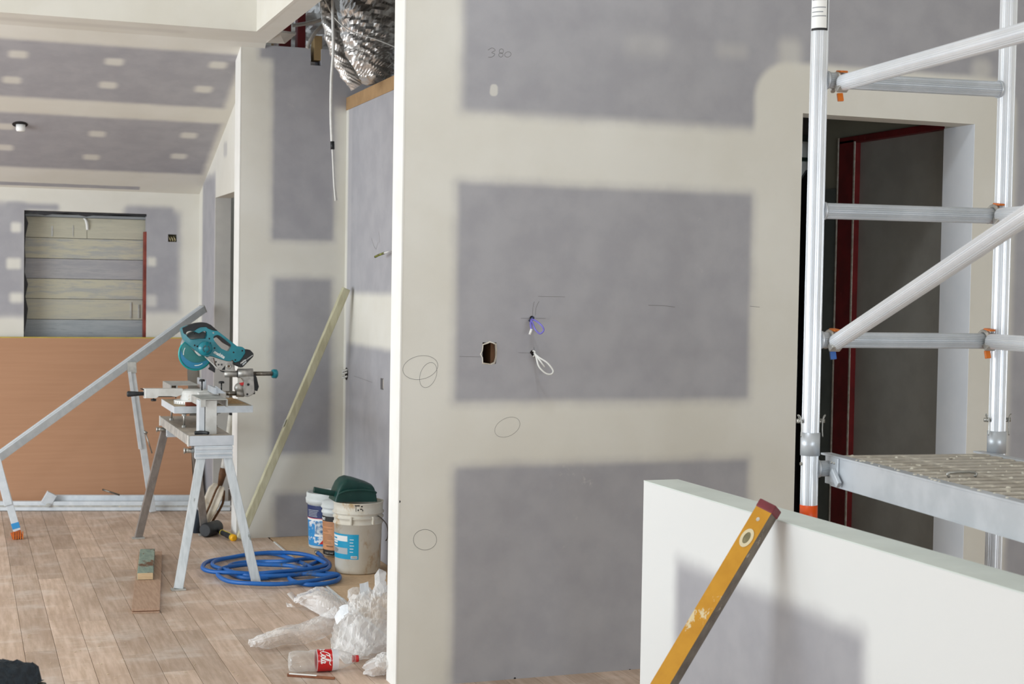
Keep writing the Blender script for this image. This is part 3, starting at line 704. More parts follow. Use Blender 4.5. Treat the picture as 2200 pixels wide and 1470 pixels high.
# sticker with a black border on the near left pole
b = MB(); seg = 16
def arc(a0, a1, z0, z1, r, n=16):
    q = MB()
    base = Vector((-.35, -.93, 0)).normalized(); perp = Vector((-base.y, base.x, 0))
    for i in range(n+1):
        t = math.radians(a0+(a1-a0)*i/n); d = base*math.cos(t)+perp*math.sin(t)
        q.v += [S(0, 0, z0)+d*r, S(0, 0, z1)+d*r]
    for i in range(n): q.f.append((2*i, 2*i+2, 2*i+3, 2*i+1)); q.sm.append(True)
    return q
zb = 2.345
arc(-80, 44, zb, 3.0, .0262).build('sticker', MT['white'], sc)['label'] = 'white safety sticker with small print and a black border'
stk = [o for o in sc.children if o.name.startswith('sticker')][0]
arc(36, 44, zb, 3.0, .0265).build('sticker_border', MT['ink'], stk); arc(-80, 44, zb, zb+.007, .0265).build('sticker_border', MT['ink'], stk)
random.seed(2); z = zb+.04
while z < 2.62:
    arc(-72, random.uniform(5, 30), z, z+.0028, .0265).build('print_line', mat('grey_print_line', '#8d9197', rough=.6), stk); z += random.choice((.012, .013, .022))
for z in (2.205, 1.822, 1.442, 1.06):
    rg = MB().ribbed(S(.02, 0, z), S(.598, 0, z), .0235).build('rung', MT['alu'], sc)
    for a, d in ((.024, 1), (.594, -1)):
        MB().tube([S(a-d*.002, 0, z), S(a+d*.006, 0, z)], .0265, 20).build('weld', MT['alu'], rg)
def clip(a, z, colr):
    """hooked brace end that grips a rung, with its coloured latch"""
    cl = MB()
    pts = []
    for i in range(15):
        t = math.radians(-40+i*260/14); pts.append(S(a, 0, z)+sy*math.cos(t)*.030+UZ*math.sin(t)*.030)
    cl.tube(pts, .0075, 8)
    cl.bar(S(a-.0, .026, z-.02), S(a, .05, z-.005), .034, .022, sx)
    c_ = cl.build('brace_clip', MT['cast'], sc)
    MB().bar(S(a+.004, .012, z-.028), S(a+.006, .016, z-.052), .018, .008, sx, .002).build('latch', MT[colr], c_)
    MB().bar(S(a+.006, .0, z+.037), S(a+.012, .028, z+.033), .022, .006, sx, .002).build('latch_spring', MT['orange'] , c_)
    return c_
def brace(a, z0, z1, colr, bend=0):
    clip(a, z0, colr)
    p0 = S(a+.004, .036, z0+(0)); p1 = S(a+.004+bend, 1.75, z1)
    MB().ribbed(p0, p1, .0235).build('brace', MT['alu_bright'], sc)
brace(.058, 2.195, 2.19, 'orange'); brace(.055, 1.437, 2.03, 'bluetape')
brace(.585, 1.822, 1.822, 'orange'); brace(.565, 1.442, 1.442, 'orange')
# platform
PZ = 1.100; PL = 1.75; a0, a1 = .062, .60
pf = thing('scaffold_platform', S(a0, 0, PZ), 'ribbed aluminium scaffold platform splashed with plaster hooked on the tower', 'platform')
AX = (sx, sy, UZ)
for a in (a0, a1):
    s_ = 1 if a == a0 else -1
    bm_ = MB().obox(S(a, PL/2-.02, PZ-.042), AX, (.004, PL, .086)); bm_.obox(S(a+s_*.014, PL/2-.035, PZ-.001), AX, (.034, PL+.03, .006), .001); bm_.obox(S(a+s_*.012, PL/2, PZ-.087), AX, (.030, PL-.03, .004))
    bm_.build('side_beam', MT['alu'], pf)
MB().obox(S((a0+a1)/2, PL/2-.03, PZ-.006), AX, (a1-a0-.05, PL-.08, .004)).build('deck', MT['deckgroove'], pf)
y = .03; proto = None
while y < PL-.1:
    if proto is None:
        q = MB(); q.prism([S(a0+.03, y-.019, PZ-.0035), S(a0+.03, y-.015, PZ), S(a0+.03, y+.015, PZ), S(a0+.03, y+.019, PZ-.0035)], sx*(a1-a0-.06)); proto = q.build('deck_rib', MT['deckrib'], pf); y0_ = y
    else:
        q = proto.copy(); COL.objects.link(q); q.parent = pf; q.location = sy*(y-y0_)
    y += .066
MB().obox(S((a0+a1)/2, -.006, PZ-.04), AX, (a1-a0, .004, .075)).build('end_beam', MT['alu'], pf)
hk = MB().obox(S(a0-.005, .045, PZ-.04), AX, (.006, .055, .075), .002); hk.build('hook_plate', MT['alu'], pf)
hp = [o for o in pf.children if o.name.startswith('hook_plate')][0]
MB().bar(S(a0-.013, .05, PZ-.04), S(a0-.013, .095, PZ-.078), .012, .022, sx, .003).build('swing_latch', MT['alu'], hp)
for dy, dz in ((.035, -.018), (.052, -.018), (.04, -.045)):
    MB().lathe([(0, .004), (.0035, .003), (.004, 0)], S(a0-.008, dy, PZ+dz), -sx, 10).build('rivet', MT['steelring'], hp)
hd = F(2065, 1025, PZ); 
g = MB(); hpts = [hd+sx*-.035+UZ*.0, hd+sx*-.035+UZ*.012, hd+sx*.04+UZ*.012, hd+sx*.04]
g.tube(smooth_path(hpts, 3), .004, 8).build('drop_handle', MT['steelring'], pf)
sp = MB(); random.seed(11)
for i in range(60):
    p = S(random.uniform(a0+.04, a1-.04), random.uniform(.02, 1.0), PZ); r = random.uniform(.0015, .006)
    sp.lathe([(r, 0), (r*.8, .002+r*.15), (0, .003+r*.25)], p, UZ, 7, False, lambda a, q, h: q*(1+.35*math.sin(3*a+i)))
for i in range(26):
    p = S(a0-.001+random.uniform(0, .03), random.uniform(.15, 1.2), PZ+.002); r = random.uniform(.002, .006)
    sp.lathe([(r, 0), (r*.8, .002), (0, .003)], p, UZ, 7, False)
sp.build('plaster_splashes', MT['mortar'], pf, kind='stuff')

# ------------------------------------------------------------------ saw bench (folding trestle with a board bolted on top)
sb = thing('saw_bench', (1.22, 8.5, 0), 'aluminium folding saw bench with splayed legs carrying the teal mitre saw', 'bench')
dz0, dz1 = .730, .780; dx0, dx1, dy0, dy1 = 1.112, 1.338, 7.84, 9.06
MB().box(dx0, dx1, dy0, dy1, dz0, dz1, .004).build('deck', mat('bench_deck', '#b3aa9f', '#a39a90', 9, (3, .6, 3), .7, spots=(18, .56, .1, '#cbb595')), sb)
MB().box(dx0+.0, dx1+.002, dy0-.006, dy0, dz0, dz1+.002, .001).build('deck_end_cap', MT['alu'], sb)
MB().box(dx0-.006, dx0, dy0-.004, dy1, dz0, dz1, .001).build('deck_rail', MT['alu_dull'], sb)
for y in (dy0+.015, dy1-.02):
    MB().box(dx0-.009, dx0-.003, y-.015, y+.015, dz0-.004, dz1+.004, .001).build('corner_plate', MT['white_metal'], sb)
# cross channel under each end
for y in (dy0+.015, dy1-.06):
    ch = MB().box(dx0+.028, dx1-.004, y-.02, y+.02, dz0-.066, dz0-.001, .002)
    for z in (dz0-.014, dz0-.040, dz0-.062): ch.box(dx0+.026, dx1-.002, y-.028, y-.02, z-.006, z+.006, .001)
    ch.build('leg_bracket', MT['galv'], sb)
def leg(top, foot, m):
    top, foot = Vector(top), Vector(foot)
    l = MB().bar(foot+Vector((0, 0, .006)), top, .046, .030, (1, 0, 0), .003, 1.0).build('leg', m, sb)
    MB().obox(foot+Vector((0, 0, .004)), (Vector((1, 0, 0)), Vector((0, 1, 0)), UZ), (.074, .05, .008), .002).build('foot_plate', MT['alu_dull'], l)
    return l
lmat = mat('ribbed_leg', '#d3d9dc', '#c3cacd', 60, (1, 1, .05), .4, .35, .05, spots=(16, .62, .05, '#8f9390', (1, 1, .35)))
ldul = mat('dull_leg', '#9d9894', '#8d8884', 40, (1, 1, .08), .45, .45)
leg((1.180, 7.86, dz0-.03), F(383, 1268), lmat); leg((1.302, 7.86, dz0-.03), F(551, 1256), lmat)
leg((dx0+.03, 9.08, dz0-.03), F(297, 1157), ldul); leg((dx1-.03, 9.08, dz0-.03), F(440, 1150), ldul)
for y in (dy0+.03, dy1-.01):
    MB().tube([(dx0-.02, y, dz0-.028), (dx0+.03, y, dz0-.028)], .012, 10).lathe([(.016, 0), (.016, .006), (0, .006)], (dx0-.02, y, dz0-.028), NR, 10).build('hinge_bolt', MT['steelring'], sb)
# upper board on four threaded bolts
ux0, ux1, uy0, uy1, uz0, uz1 = 1.093, 1.520, 8.29, 8.84, .862, .899
ub = MB().box(ux0, ux1, uy0, uy1, uz1-.012, uz1, .002).build('saw_board', MT['sawdust'], sb)
eb = MB().box(ux0-.003, ux1+.003, uy0-.004, uy0, uz0, uz1+.001, .001); eb.box(ux0-.004, ux0, uy0, uy1, uz0, uz1+.001, .001); eb.box(ux1, ux1+.004, uy0, uy1, uz0, uz1+.001, .001)
eb.build('board_rim', MT['galv'], sb)
for x_, y_ in ((1.150, 8.33), (1.322, 8.33), (1.140, 8.78), (1.31, 8.78)):
    t = MB().tube([(x_, y_, dz1-.004), (x_, y_, uz1-.01)], .0055, 8)
    for z in (dz1+.006, uz0-.012): t.lathe([(0, -.006), (.012, -.006), (.012, .006), (0, .006)], (x_, y_, z), UZ, 6, False)
    t.lathe([(0, 0), (.028, 0), (.028, .004), (0, .004)], (x_, y_, uz0-.006), UZ, 18)
    t.build('threaded_bolt', MT['steelring'], sb)
# upright box post at the near end
MB().box(1.172, 1.202, 7.93, 8.02, dz1, .960, .002).build('support_post', MT['galv'], sb)
MB().box(1.206, 1.266, 7.93, 8.0, dz1, .960, .002).build('support_post', MT['white_metal'], sb)
MB().tube(smooth_path([(1.15, 7.92, dz1+.010), (1.19, 7.90, dz1+.013), (1.215, 7.87, dz1+.012)]), [.010]*6+[.009]*6+[.006], 10).build('clamp_lever', MT['black'], sb)

# ------------------------------------------------------------------ mitre saw
YS = 8.46
ms = thing('mitre_saw', (1.25, YS, uz1), 'teal cordless sliding mitre saw with its head raised, on the saw bench', 'saw')
def p6(pts): return [PY(380+a/12.222, 680+c_/12.222, YS) for a, c_ in pts]
def p3(pts, y=YS): return [PY(260+a/4.9, 630+c_/4.9, y) for a, c_ in pts]
def at3(a, c_, y=YS): return PY(260+a/4.9, 630+c_/4.9, y)
body = [(95, 320), (130, 285), (300, 222), (480, 178), (640, 158), (760, 172), (860, 222), (960, 300), (1050, 380), (1250, 530), (1480, 715), (1560, 778), (1700, 798), (1765, 850), (1775, 950), (1700, 1070), (1620, 1172), (1500, 1203), (1440, 1135), (1390, 1172), (1300, 1165), (1200, 1140), (1100, 1105), (1000, 1070), (920, 1040), (860, 1030), (800, 1055), (720, 1042), (600, 1000), (520, 930), (450, 868), (330, 770), (230, 690), (150, 590), (120, 480), (95, 380)]
hole1 = [(220, 440), (250, 400), (330, 380), (440, 385), (500, 420), (560, 440), (660, 390), (740, 380), (770, 420), (775, 500), (740, 578), (600, 580), (400, 600), (330, 590), (250, 520)]
hole2 = [(945, 570), (990, 540), (1060, 540), (1110, 590), (1200, 680), (1300, 740), (1380, 790), (1390, 830), (1340, 910), (1290, 905), (1150, 840), (1050, 740), (960, 630)]
TH = .058
def slab(pts, y0, y1, holes=()):
    q = MB(); d = Vector((0, y0, 0)); return q.prism([p+d for p in p6(pts)], (0, y1-y0, 0), [[p+d for p in p6(h)] for h in holes])
slab(body, -TH/2, TH/2, (hole1, hole2)).build('body_shell', MT['teal'], ms, .006)
grip = [(120, 300), (300, 220), (480, 172), (640, 152), (760, 165), (870, 218), (1055, 378), (960, 372), (880, 352), (800, 318), (750, 275), (600, 280), (500, 330), (440, 378), (330, 372), (250, 392), (218, 430), (215, 480), (155, 440), (130, 350)]
slab(grip, -TH/2-.004, TH/2+.004).build('grip', MT['black'], ms, .003)
slab([(935, 560), (950, 510), (1030, 478), (1105, 505), (1220, 590), (1395, 740), (1392, 795), (1300, 745), (1200, 685), (1110, 595), (1060, 545), (990, 545), (950, 575)], -TH/2-.003, TH/2+.003).build('rear_grip', MT['black'], ms, .002)
slab([(455, 370), (520, 300), (640, 280), (760, 290), (770, 320), (690, 340), (640, 350), (600, 440), (540, 450), (510, 420), (470, 415)], -.012, .012).build('trigger', MT['teal'], ms, .003)
slab([(505, 410), (560, 430), (640, 380), (650, 420), (570, 455), (520, 450)], -.014, .014).build('trigger_lock', MT['blackgloss'], ms, .002)
fc = YS-TH/2
def disc(name, a, c_, r, y0, y1, m, par, seg=40):
    return MB().lathe([(0, 0), (r, 0), (r, y0-y1), (0, y0-y1)], PY(380+a/12.222, 680+c_/12.222, YS)*Vector((1, 0, 1)) if False else Vector((PY(380+a/12.222, 680+c_/12.222, YS).x, y0, PY(380+a/12.222, 680+c_/12.222, YS).z)), (0, -1, 0), seg).build(name, m, par)
px_ = 1/(12.222*(PY(1000, 700, YS)-PY(999, 700, YS)).length**-1) if False else (PY(381, 700, YS)-PY(380, 700, YS)).length/12.222
mh = disc('motor_cover', 715, 830, 185*px_, fc, fc-.03, MT['teal'], ms)
cc = Vector((PY(380+730/12.222, 680+845/12.222, YS).x, fc-.0302, PY(380+730/12.222, 680+845/12.222, YS).z))
for k in range(14):
    if k in (3, 10): continue
    a = k*2*math.pi/14; d = Vector((math.cos(a), 0, math.sin(a)))
    MB().obox(cc+d*85*px_, (d, Vector((0, 1, 0)), d.cross(Vector((0, 1, 0)))), (45*px_, .002, 18*px_)).build('vent_slot', MT['blackgloss'], mh)
for a, c_ in ((830, 578), (855, 700), (445, 755), (515, 782), (968, 825), (1465, 938), (1692, 895), (1508, 1138), (430, 440)):
    p = PY(380+a/12.222, 680+c_/12.222, YS); MB().lathe([(0, 0), (24*px_, 0), (24*px_, -.002)], (p.x, fc-.0004, p.z), (0, -1, 0), 12).build('screw_recess', MT['blackgloss'], ms)
# blade, its metal cover and the clear lower guard
bc = PY(380+510/12.222, 680+990/12.222, YS)
bl = MB(); teeth = 40; R = .088; bpts = []
for k in range(teeth):
    a = 2*math.pi*k/teeth; bpts += [(R*math.cos(a), R*math.sin(a)), ((R-.006)*math.cos(a+.04), (R-.006)*math.sin(a+.04)), ((R-.004)*math.cos(a+.12), (R-.004)*math.sin(a+.12))]
bl.prism([bc+Vector((x_, .038, z_)) for x_, z_ in bpts], (0, .002, 0)).build('blade', mat('blade_steel', '#3a6fae', '#2f62a4', 8, rough=.25, metal=.6), ms)
disc2 = MB().lathe([(0, 0), (.052, 0), (.052, -.001)], bc+Vector((0, .036, 0)), (0, -1, 0), 40).build('blade_print', mat('blue_blade_print', '#0f3fae', '#0d359a', 8, rough=.3), ms)
b = MB(); N_ = 48; th0, th1 = math.radians(128), math.radians(345)
Rg = 428*px_
prof = []
for i in range(N_+1):
    a = th0+(th1-th0)*i/N_; prof.append((math.cos(a), math.sin(a)))
for y, rr_ in ((.028, Rg-.006), (.022, Rg), (.052, Rg), (.046, Rg-.006)):
    for cxx, czz in prof: b.v.append(bc+Vector((cxx*rr_, y, czz*rr_)))
M_ = N_+1
for q in range(3):
    for i in range(N_): b.f.append((q*M_+i, q*M_+i+1, (q+1)*M_+i+1, (q+1)*M_+i)); b.sm.append(True)
for y in (.028, .046):
    k = len(b.v); b.v.append(bc+Vector((0, y, 0))); base = 0 if y < .03 else 3*M_
    for i in range(N_): b.f.append((k, base+i, base+i+1)); b.sm.append(False)
b.build('blade_guard', GUARD, ms)
rim = MB(); rim.tube([bc+Vector((x_*Rg, .037, z_*Rg)) for x_, z_ in prof], .006, 8).build('guard_rim', mat('teal_rim', '#18a6a8', '#129a9c', 8, rough=.25), ms)
up = MB(); c2 = PY(380+560/12.222, 680+800/12.222, YS)
up.lathe([(0, 0), (.088, 0), (.092, -.006), (.092, -.03), (0, -.03)], c2+Vector((0, .032, 0)), (0, -1, 0), 40).build('upper_guard', mat('grey_cover', '#9a9a98', '#8c8c8a', 12, rough=.4, metal=.4), ms)
for a0_, a1_, r_ in ((150, 185, .068), (265, 305, .066)):
    mark([bc+Vector((math.cos(math.radians(t_))*r_, .026, math.sin(math.radians(t_))*r_)) for t_ in range(a0_, a1_+1, 5)], .004, (0, -1, 0), MT['white'], ms, 'rotation_arrow')
slab([(455, 885), (520, 935), (600, 1000), (620, 1030), (560, 1030), (500, 980), (455, 920)], -.028, -.02).build('blade_washer', MT['white_metal'], ms)
# battery
slab([(1620, 1172), (1700, 1070), (1770, 960), (1765, 852), (1900, 872), (1990, 970), (1985, 1045), (1705, 1330), (1640, 1335), (1450, 1255), (1440, 1190), (1500, 1205)], -TH/2-.006, TH/2+.004).build('battery', MT['blackgloss'], ms, .005)
bt = [o for o in ms.children if o.name.startswith('battery')][0]
fy = YS-TH/2-.0068
def dir6(a, c_, a2, c2_): return (PY(380+a2/12.222, 680+c2_/12.222, YS)-PY(380+a/12.222, 680+c_/12.222, YS)).normalized()
def org6(a, c_, y): p = PY(380+a/12.222, 680+c_/12.222, YS); return Vector((p.x, y, p.z))
ubx = dir6(1640, 1250, 1975, 1010); uby = Vector((0, -1, 0)).cross(ubx)*-1
if uby.z < 0: uby = -uby
text_on('makita', .0135, org6(1650, 1240, fy), ubx, uby, MT['white'], bt, 'lettering', .25, .0004)
text_on('18V LITHIUM-ION', .0068, org6(1765, 1165, fy), ubx, uby, MT['white'], bt, 'lettering', .2, .0002)
MB().prism([org6(1690, 1240, fy), org6(1700, 1285, fy), org6(1800, 1195, fy), org6(1790, 1160, fy)], (0, -.0004, 0)).build('label_flash', MT['greyprint'], bt)
ubx = dir6(940, 920, 1225, 1080); uby = Vector((0, 1, 0)).cross(ubx)
if uby.z < 0: uby = -uby
text_on('makita', .0255, org6(935, 950, fc-.0008), ubx, uby, MT['white'], ms, 'lettering', .12, .0009)
text_on('BL', .011, org6(905, 430, fc-.0008), ubx, uby, MT['greyprint'], ms, 'lettering', .2, .0003)
# hinge casting, dust nozzle
hg = slab([(705, 1040), (780, 1062), (860, 1035), (920, 1042), (1100, 1108), (1300, 1168), (1440, 1160), (1500, 1240), (1510, 1390), (1540, 1445), (1270, 1430), (1160, 1420), (1060, 1385), (960, 1270), (860, 1170)], -.02, .03,
          ([(900, 1110), (960, 1090), (1030, 1330), (985, 1270)], [(1160, 1400), (1260, 1290), (1255, 1400)])).build('hinge_arm', MT['cast'], ms, .002)
p = org6(1345, 1305, YS-.02)
rg_ = MB().lathe([(30*px_, 0), (30*px_, .012), (72*px_, .012), (72*px_, 0)], p, (0, -1, 0), 24).build('pivot_ring', MT['cast'], hg)
MB().lathe([(0, 0), (40*px_, 0)], p+Vector((0, -.002, 0)), (0, -1, 0), 16).build('pivot_bolt', mat('bronze_bolt', '#6a5138', rough=.4, metal=.6), hg)
for a, c_ in ((1010, 1190), (1080, 1262), (1160, 1262)):
    MB().lathe([(0, 0), (26*px_, 0)], org6(a, c_, YS-.0206), (0, -1, 0), 12).build('bolt_hole', MT['blackgloss'], hg)
MB().bar(org6(720, 1050, YS-.024), org6(1050, 1370, YS-.024), .006, .006, (0, 1, 0), .001).build('casting_rib', MT['white_metal'], hg)
slab([(860, 1230), (900, 1215), (1000, 1370), (990, 1480), (940, 1440), (850, 1400), (835, 1375), (880, 1330)], -.015, .03).build('dust_nozzle', MT['black'], ms, .002)
slab([(1140, 1430), (1250, 1290), (1300, 1420), (1240, 1470), (1180, 1460)], -.01, .03).build('stop_block', MT['black'], ms, .002)
# slide carriage, rails, pivot post
MB().tube([at3(1085, 852), at3(1222, 850)], [.0185, .0185], 24).build('carriage_sleeve', MT['cast'], ms)
MB().tube([at3(1083, 852), at3(1100, 852)], [.012, .0186], 20).build('sleeve_nose', MT['cast'], ms)
MB().tube([at3(1218, 850), at3(1226, 850)], .0192, 24).build('seal_ring', MT['black'], ms)
MB().tube([at3(1226, 846), at3(1386, 842)], .0268, 28).build('carriage', MT['cast'], ms)
for dy in (0, .045):
    MB().tube([at3(1386, 848, YS+dy), at3(1592, 848, YS+dy)], .0125, 16).build('slide_rail', MT['steel'], ms)
MB().tube([at3(1585, 848, YS+.02), at3(1600, 848, YS+.02), at3(1636, 850, YS+.02), at3(1650, 850, YS+.02)], [.022, .0265, .0265, .017], 20).build('rail_end_cap', MT['teal'], ms)
pv = MB(); pts = [(1232, 880), (1390, 872), (1396, 960), (1400, 1045), (1372, 1072), (1325, 1092), (1288, 1082), (1280, 1000), (1290, 930), (1262, 892)]
pv.prism([q+Vector((0, -.022, 0)) for q in p3(pts)], (0, .05, 0)).build('pivot_post', MT['cast'], ms, .004)
pvp = [o for o in ms.children if o.name.startswith('pivot_post')][0]
for a, c_, r in ((1332, 960, .0075), (1322, 1062, .006)):
    MB().lathe([(0, 0), (r, 0)], at3(a, c_)+Vector((0, -.0245, 0)), (0, -1, 0), 14).build('bolt_hole', MT['blackgloss'], pvp)
MB().lathe([(0, .02), (.026, .018), (.03, 0), (.03, -.02)], at3(1252, 1000, YS+.01), (0, -1, 0), 20).build('bevel_scale', MT['cast'], ms)
MB().prism([q+Vector((0, -.012, 0)) for q in p3([(1240, 945), (1290, 935), (1292, 965), (1262, 972)])], (0, -.001, 0)).build('warning_sticker', MT['redprint'], ms)
MB().prism([q+Vector((0, -.01, 0)) for q in p3([(1375, 850), (1405, 845), (1425, 885), (1448, 985), (1432, 1030), (1385, 1022), (1384, 985), (1402, 940)])], (0, .025, 0)).build('bevel_lever', MT['black'], ms, .003)
MB().tube([at3(1370, 1048), at3(1408, 1046)], .010, 12).build('lever_knob', MT['black'], ms)
MB().tube([at3(1066, 1053), at3(1222, 1057)], .0128, 16).build('lower_rail', MT['steel'], ms)
MB().tube([at3(1213, 1060), at3(1292, 1062)], .0175, 20).build('rail_clamp', MT['cast'], ms)
# turntable, arm, handle
tc_ = at3(815, 1040); tcx, tcy = tc_.x, YS
zt = at3(815, 1018).z
MB().lathe([(.0, uz1+.002), (.098, uz1+.002), (.100, uz1+.035), (.100, zt-.016), (.094, zt), (0, zt)], (tcx, tcy, 0), UZ, 56).build('turntable', MT['white_metal'], ms)
sca = MB().lathe([(.112, uz1+.002), (.125, uz1+.004), (.125, uz1+.022), (.119, uz1+.024), (.09, uz1+.024)], (tcx-.01, tcy, 0), UZ, 56).build('scale_ring', MT['white'], ms)
for k in range(-3, 8):
    a = math.radians(200+k*9); d = Vector((math.cos(a), math.sin(a), 0))
    MB().obox(Vector((tcx-.01, tcy, uz1+.013))+d*.1253, (d, UZ.cross(d), UZ), (.0008, .0016, .012)).build('scale_tick', MT['ink'], sca)
MB().box(tcx-.02, tcx+.09, tcy-.15, tcy-.07, uz1+.026, zt-.006, .004).build('base_casting', MT['white_metal'], ms)
MB().box(tcx-.05, tcx+.10, tcy+.05, tcy+.16, uz1+.012, zt-.004, .004).build('base_casting', MT['white_metal'], ms)
arm = p3([(240, 1003), (645, 1003), (650, 1060), (575, 1090), (520, 1082), (392, 1082), (368, 1102), (240, 1103)])
MB().prism([q+Vector((0, -.028, 0)) for q in arm], (0, .056, 0)).build('table_arm', MT['white_metal'], ms, .002)
MB().prism([q+Vector((0, -.0288, 0)) for q in p3([(240, 1003), (258, 1003), (258, 1103), (240, 1103)])], (0, .0576, 0)).build('arm_end', MT['white'], ms)
MB().tube([at3(385, 1087), at3(580, 1087)], .004, 8).build('lock_rod', MT['blackgloss'], ms)
MB().tube([at3(575, 1108), at3(580, 1085), at3(592, 1068), at3(640, 1066)], .003, 8).build('pointer_wire', MT['blackgloss'], ms)
MB().tube([at3(62, 1062), at3(75, 1062), at3(150, 1060), at3(200, 1059), at3(242, 1059)], [.012, .0165, .0135, .011, .0105], 20).build('handle', MT['black'], ms)
MB().tube([at3(205, 1005), at3(245, 1018)], .003, 8).build('release_lever', MT['blackgloss'], ms)
MB().lathe([(0, -.006), (.014, -.006), (.016, 0), (.014, .006), (0, .006)], at3(343, 1125), UZ, 14).tube([at3(343, 1125), at3(343, 1090)], .004, 8).build('lock_knob', MT['blackgloss'], ms)
# extension wings, fence, clamp knobs
wz = .966
wg = MB().box(1.180, 1.322, 7.92, 8.27, wz-.004, wz, .001); wg.box(1.180, 1.206, 7.92, 8.27, wz-.040, wz-.004, .001); wg.box(1.316, 1.322, 7.92, 8.27, wz-.042, wz-.004, .001)
wg.build('extension_wing', MT['alu_dull'], ms)
wz = .994
wg = MB().box(1.118, 1.275, 8.66, 9.02, wz-.004, wz, .001); wg.box(1.118, 1.124, 8.66, 9.02, wz-.045, wz-.004, .001); wg.box(1.15, 1.158, 8.66, 9.02, wz-.045, wz-.004, .001)
wg.build('extension_wing', MT['alu_dull'], ms)
fe = MB().box(1.288, 1.302, 8.16, 8.40, zt-.004, zt+.032, .002); fe.build('fence', MT['alu'], ms)
MB().prism([Vector((1.302, 8.17, zt)), Vector((1.352, 8.17, zt)), Vector((1.302, 8.17, zt+.038))], (0, .05, 0)).build('fence_gusset', MT['alu'], ms)
MB().box(1.288, 1.302, 8.54, 8.80, zt-.004, zt+.05, .002).build('fence', MT['alu'], ms)
for x_, y_, z0, z1 in ((1.26, 8.42, zt, zt+.05), (1.375, 8.46, zt-.01, zt+.036)):
    MB().tube([(x_, y_, z0), (x_, y_, z1)], .004, 8).lathe([(0, 0), (.016, .0), (.017, .006), (.013, .012), (0, .012)], (x_, y_, z1), UZ, 12).build('clamp_knob', MT['blackgloss'], ms)
MB().box(1.352, 1.39, 8.38, 8.54, uz1+.014, zt-.006, .004).build('rear_casting', MT['cast'], ms)
tag(MB().box(1.155, 1.29, 8.30, 8.335, uz1+.001, uz1+.022, .002).build('packing_block', MT['red_brown']), 'small red-brown timber packer under the mitre saw wing', 'block')
sd = MB(); nx = 24
for i in range(nx+1):
    for j in range(nx+1):
        u, v = i/nx*2-1, j/nx*2-1; h = max(0, 1-(u*u+v*v))
        sd.v.append(Vector((1.45+u*.06, 8.62+v*.18, uz1+.0008+h*.016*(1+.8*noise.noise(Vector((u*4, v*4, 1)))))))
for i in range(nx):
    for j in range(nx): k = i*(nx+1)+j; sd.f.append((k, k+nx+1, k+nx+2, k+1)); sd.sm.append(True)
tag(sd.build('sawdust_pile', mat('sawdust', '#c9a87c', '#b89468', 60, rough=.95, bump=.4), kind='stuff'), 'small heap of sawdust on the saw board', 'sawdust')

# ------------------------------------------------------------------ brown board leaning at the back
y0, y1 = 10.98, YB-.03
ZT = PY(200, 728, y1-.01).z
md = thing('brown_sheet', (0, y0, 0), 'large brown hardboard sheet with a yellow top edge leaning on the back wall', 'board')
xe = PY(402, 760, y1-.1).x
b = MB(); d = Vector((0, y1-y0, ZT)).normalized(); nn = Vector((0, -d.z, d.y))
b.prism([Vector((-1.6, y0, 0.003)), Vector((xe, y0, .003)), Vector((xe, y1, ZT)), Vector((-1.6, y1, ZT))], nn*.012).build('sheet', MT['mdf'], md)
MB().prism([Vector((-1.6, y1, ZT-.0))+nn*.012, Vector((xe, y1, ZT))+nn*.012, Vector((xe, y1, ZT))+nn*.012+d*.008, Vector((-1.6, y1, ZT))+nn*.012+d*.008], -nn*.012).build('top_edge', MT['yellow'], md)

# ------------------------------------------------------------------ folding trestles (galvanised)
t1 = thing('folding_trestle', (.3, 9.8, 0), 'galvanised trestle with its long bar sloping up against the left room wall', 'trestle')
A = PY(-90, 1045, 9.55); B_ = PX(436, 664, 1.60)
bd = (B_-A).normalized()
MB().bar(A, B_, .052, .048, UZ, .004).build('bar', MT['galv'], t1)
MB().bar(A+Vector((0, 0, .0255)), B_+Vector((0, 0, .0255)), .02, .004, Vector((0, 1, 0)), .001).build('bar_slot', MT['alu_dull'], t1)
MB().bar(B_-bd*.002, B_+bd*.006, .056, .05, UZ, .002).build('bar_end', MT['alu_dull'], t1)
def onbar(px, y0):
    best = min((abs(PY(px, 0, (A+bd*t).y).x-(A+bd*t).x), t) for t in [i*.005 for i in range(0, 420)])
    return A+bd*best[1]
J2 = onbar(280, 0); f2 = F(328, 1102)
J2 = J2+Vector((.02, -.02, -.035))
MB().bar(J2+Vector((0, 0, .045)), J2+Vector((.003, 0, -.03)), .06, .05, (1, 0, 0), .004).build('hinge_bracket', MT['alu_dull'], t1)
lg = MB().bar(f2+Vector((0, 0, .01)), J2, .044, .034, (1, 0, 0), .003).build('leg', MT['galv'], t1)
u = (J2-f2); 
MB().bar(f2+u*.45+Vector((-.022, -.02, 0)), f2+u*.98+Vector((-.018, -.02, 0)), .022, .02, (1, 0, 0), .002).build('leg_slide', MT['galv'], lg)
p = f2+u*.56+Vector((.028, -.02, 0))
MB().tube([p, p+Vector((.045, 0, -.14))], .0045, 8).tube([p+Vector((-.01, 0, .01)), p+Vector((.01, 0, -.005))], .010, 8).build('lock_handle', MT['steelring'], lg)
J1 = PY(-8, 985, 9.58); f1 = F(37, 1158)
lg = MB().bar(f1+Vector((0, 0, .045)), J1, .044, .034, (1, 0, 0), .003).build('leg', MT['galv'], t1)
u = (J1-f1)
MB().bar(f1+u*.42+Vector((0, -.01, 0)), f1+u*1.0+Vector((0, -.01, 0)), .048, .038, (1, 0, 0), .003).build('leg_sleeve', MT['galv'], lg)
fq = f1+Vector((0, 0, .045)); uq = J1-fq
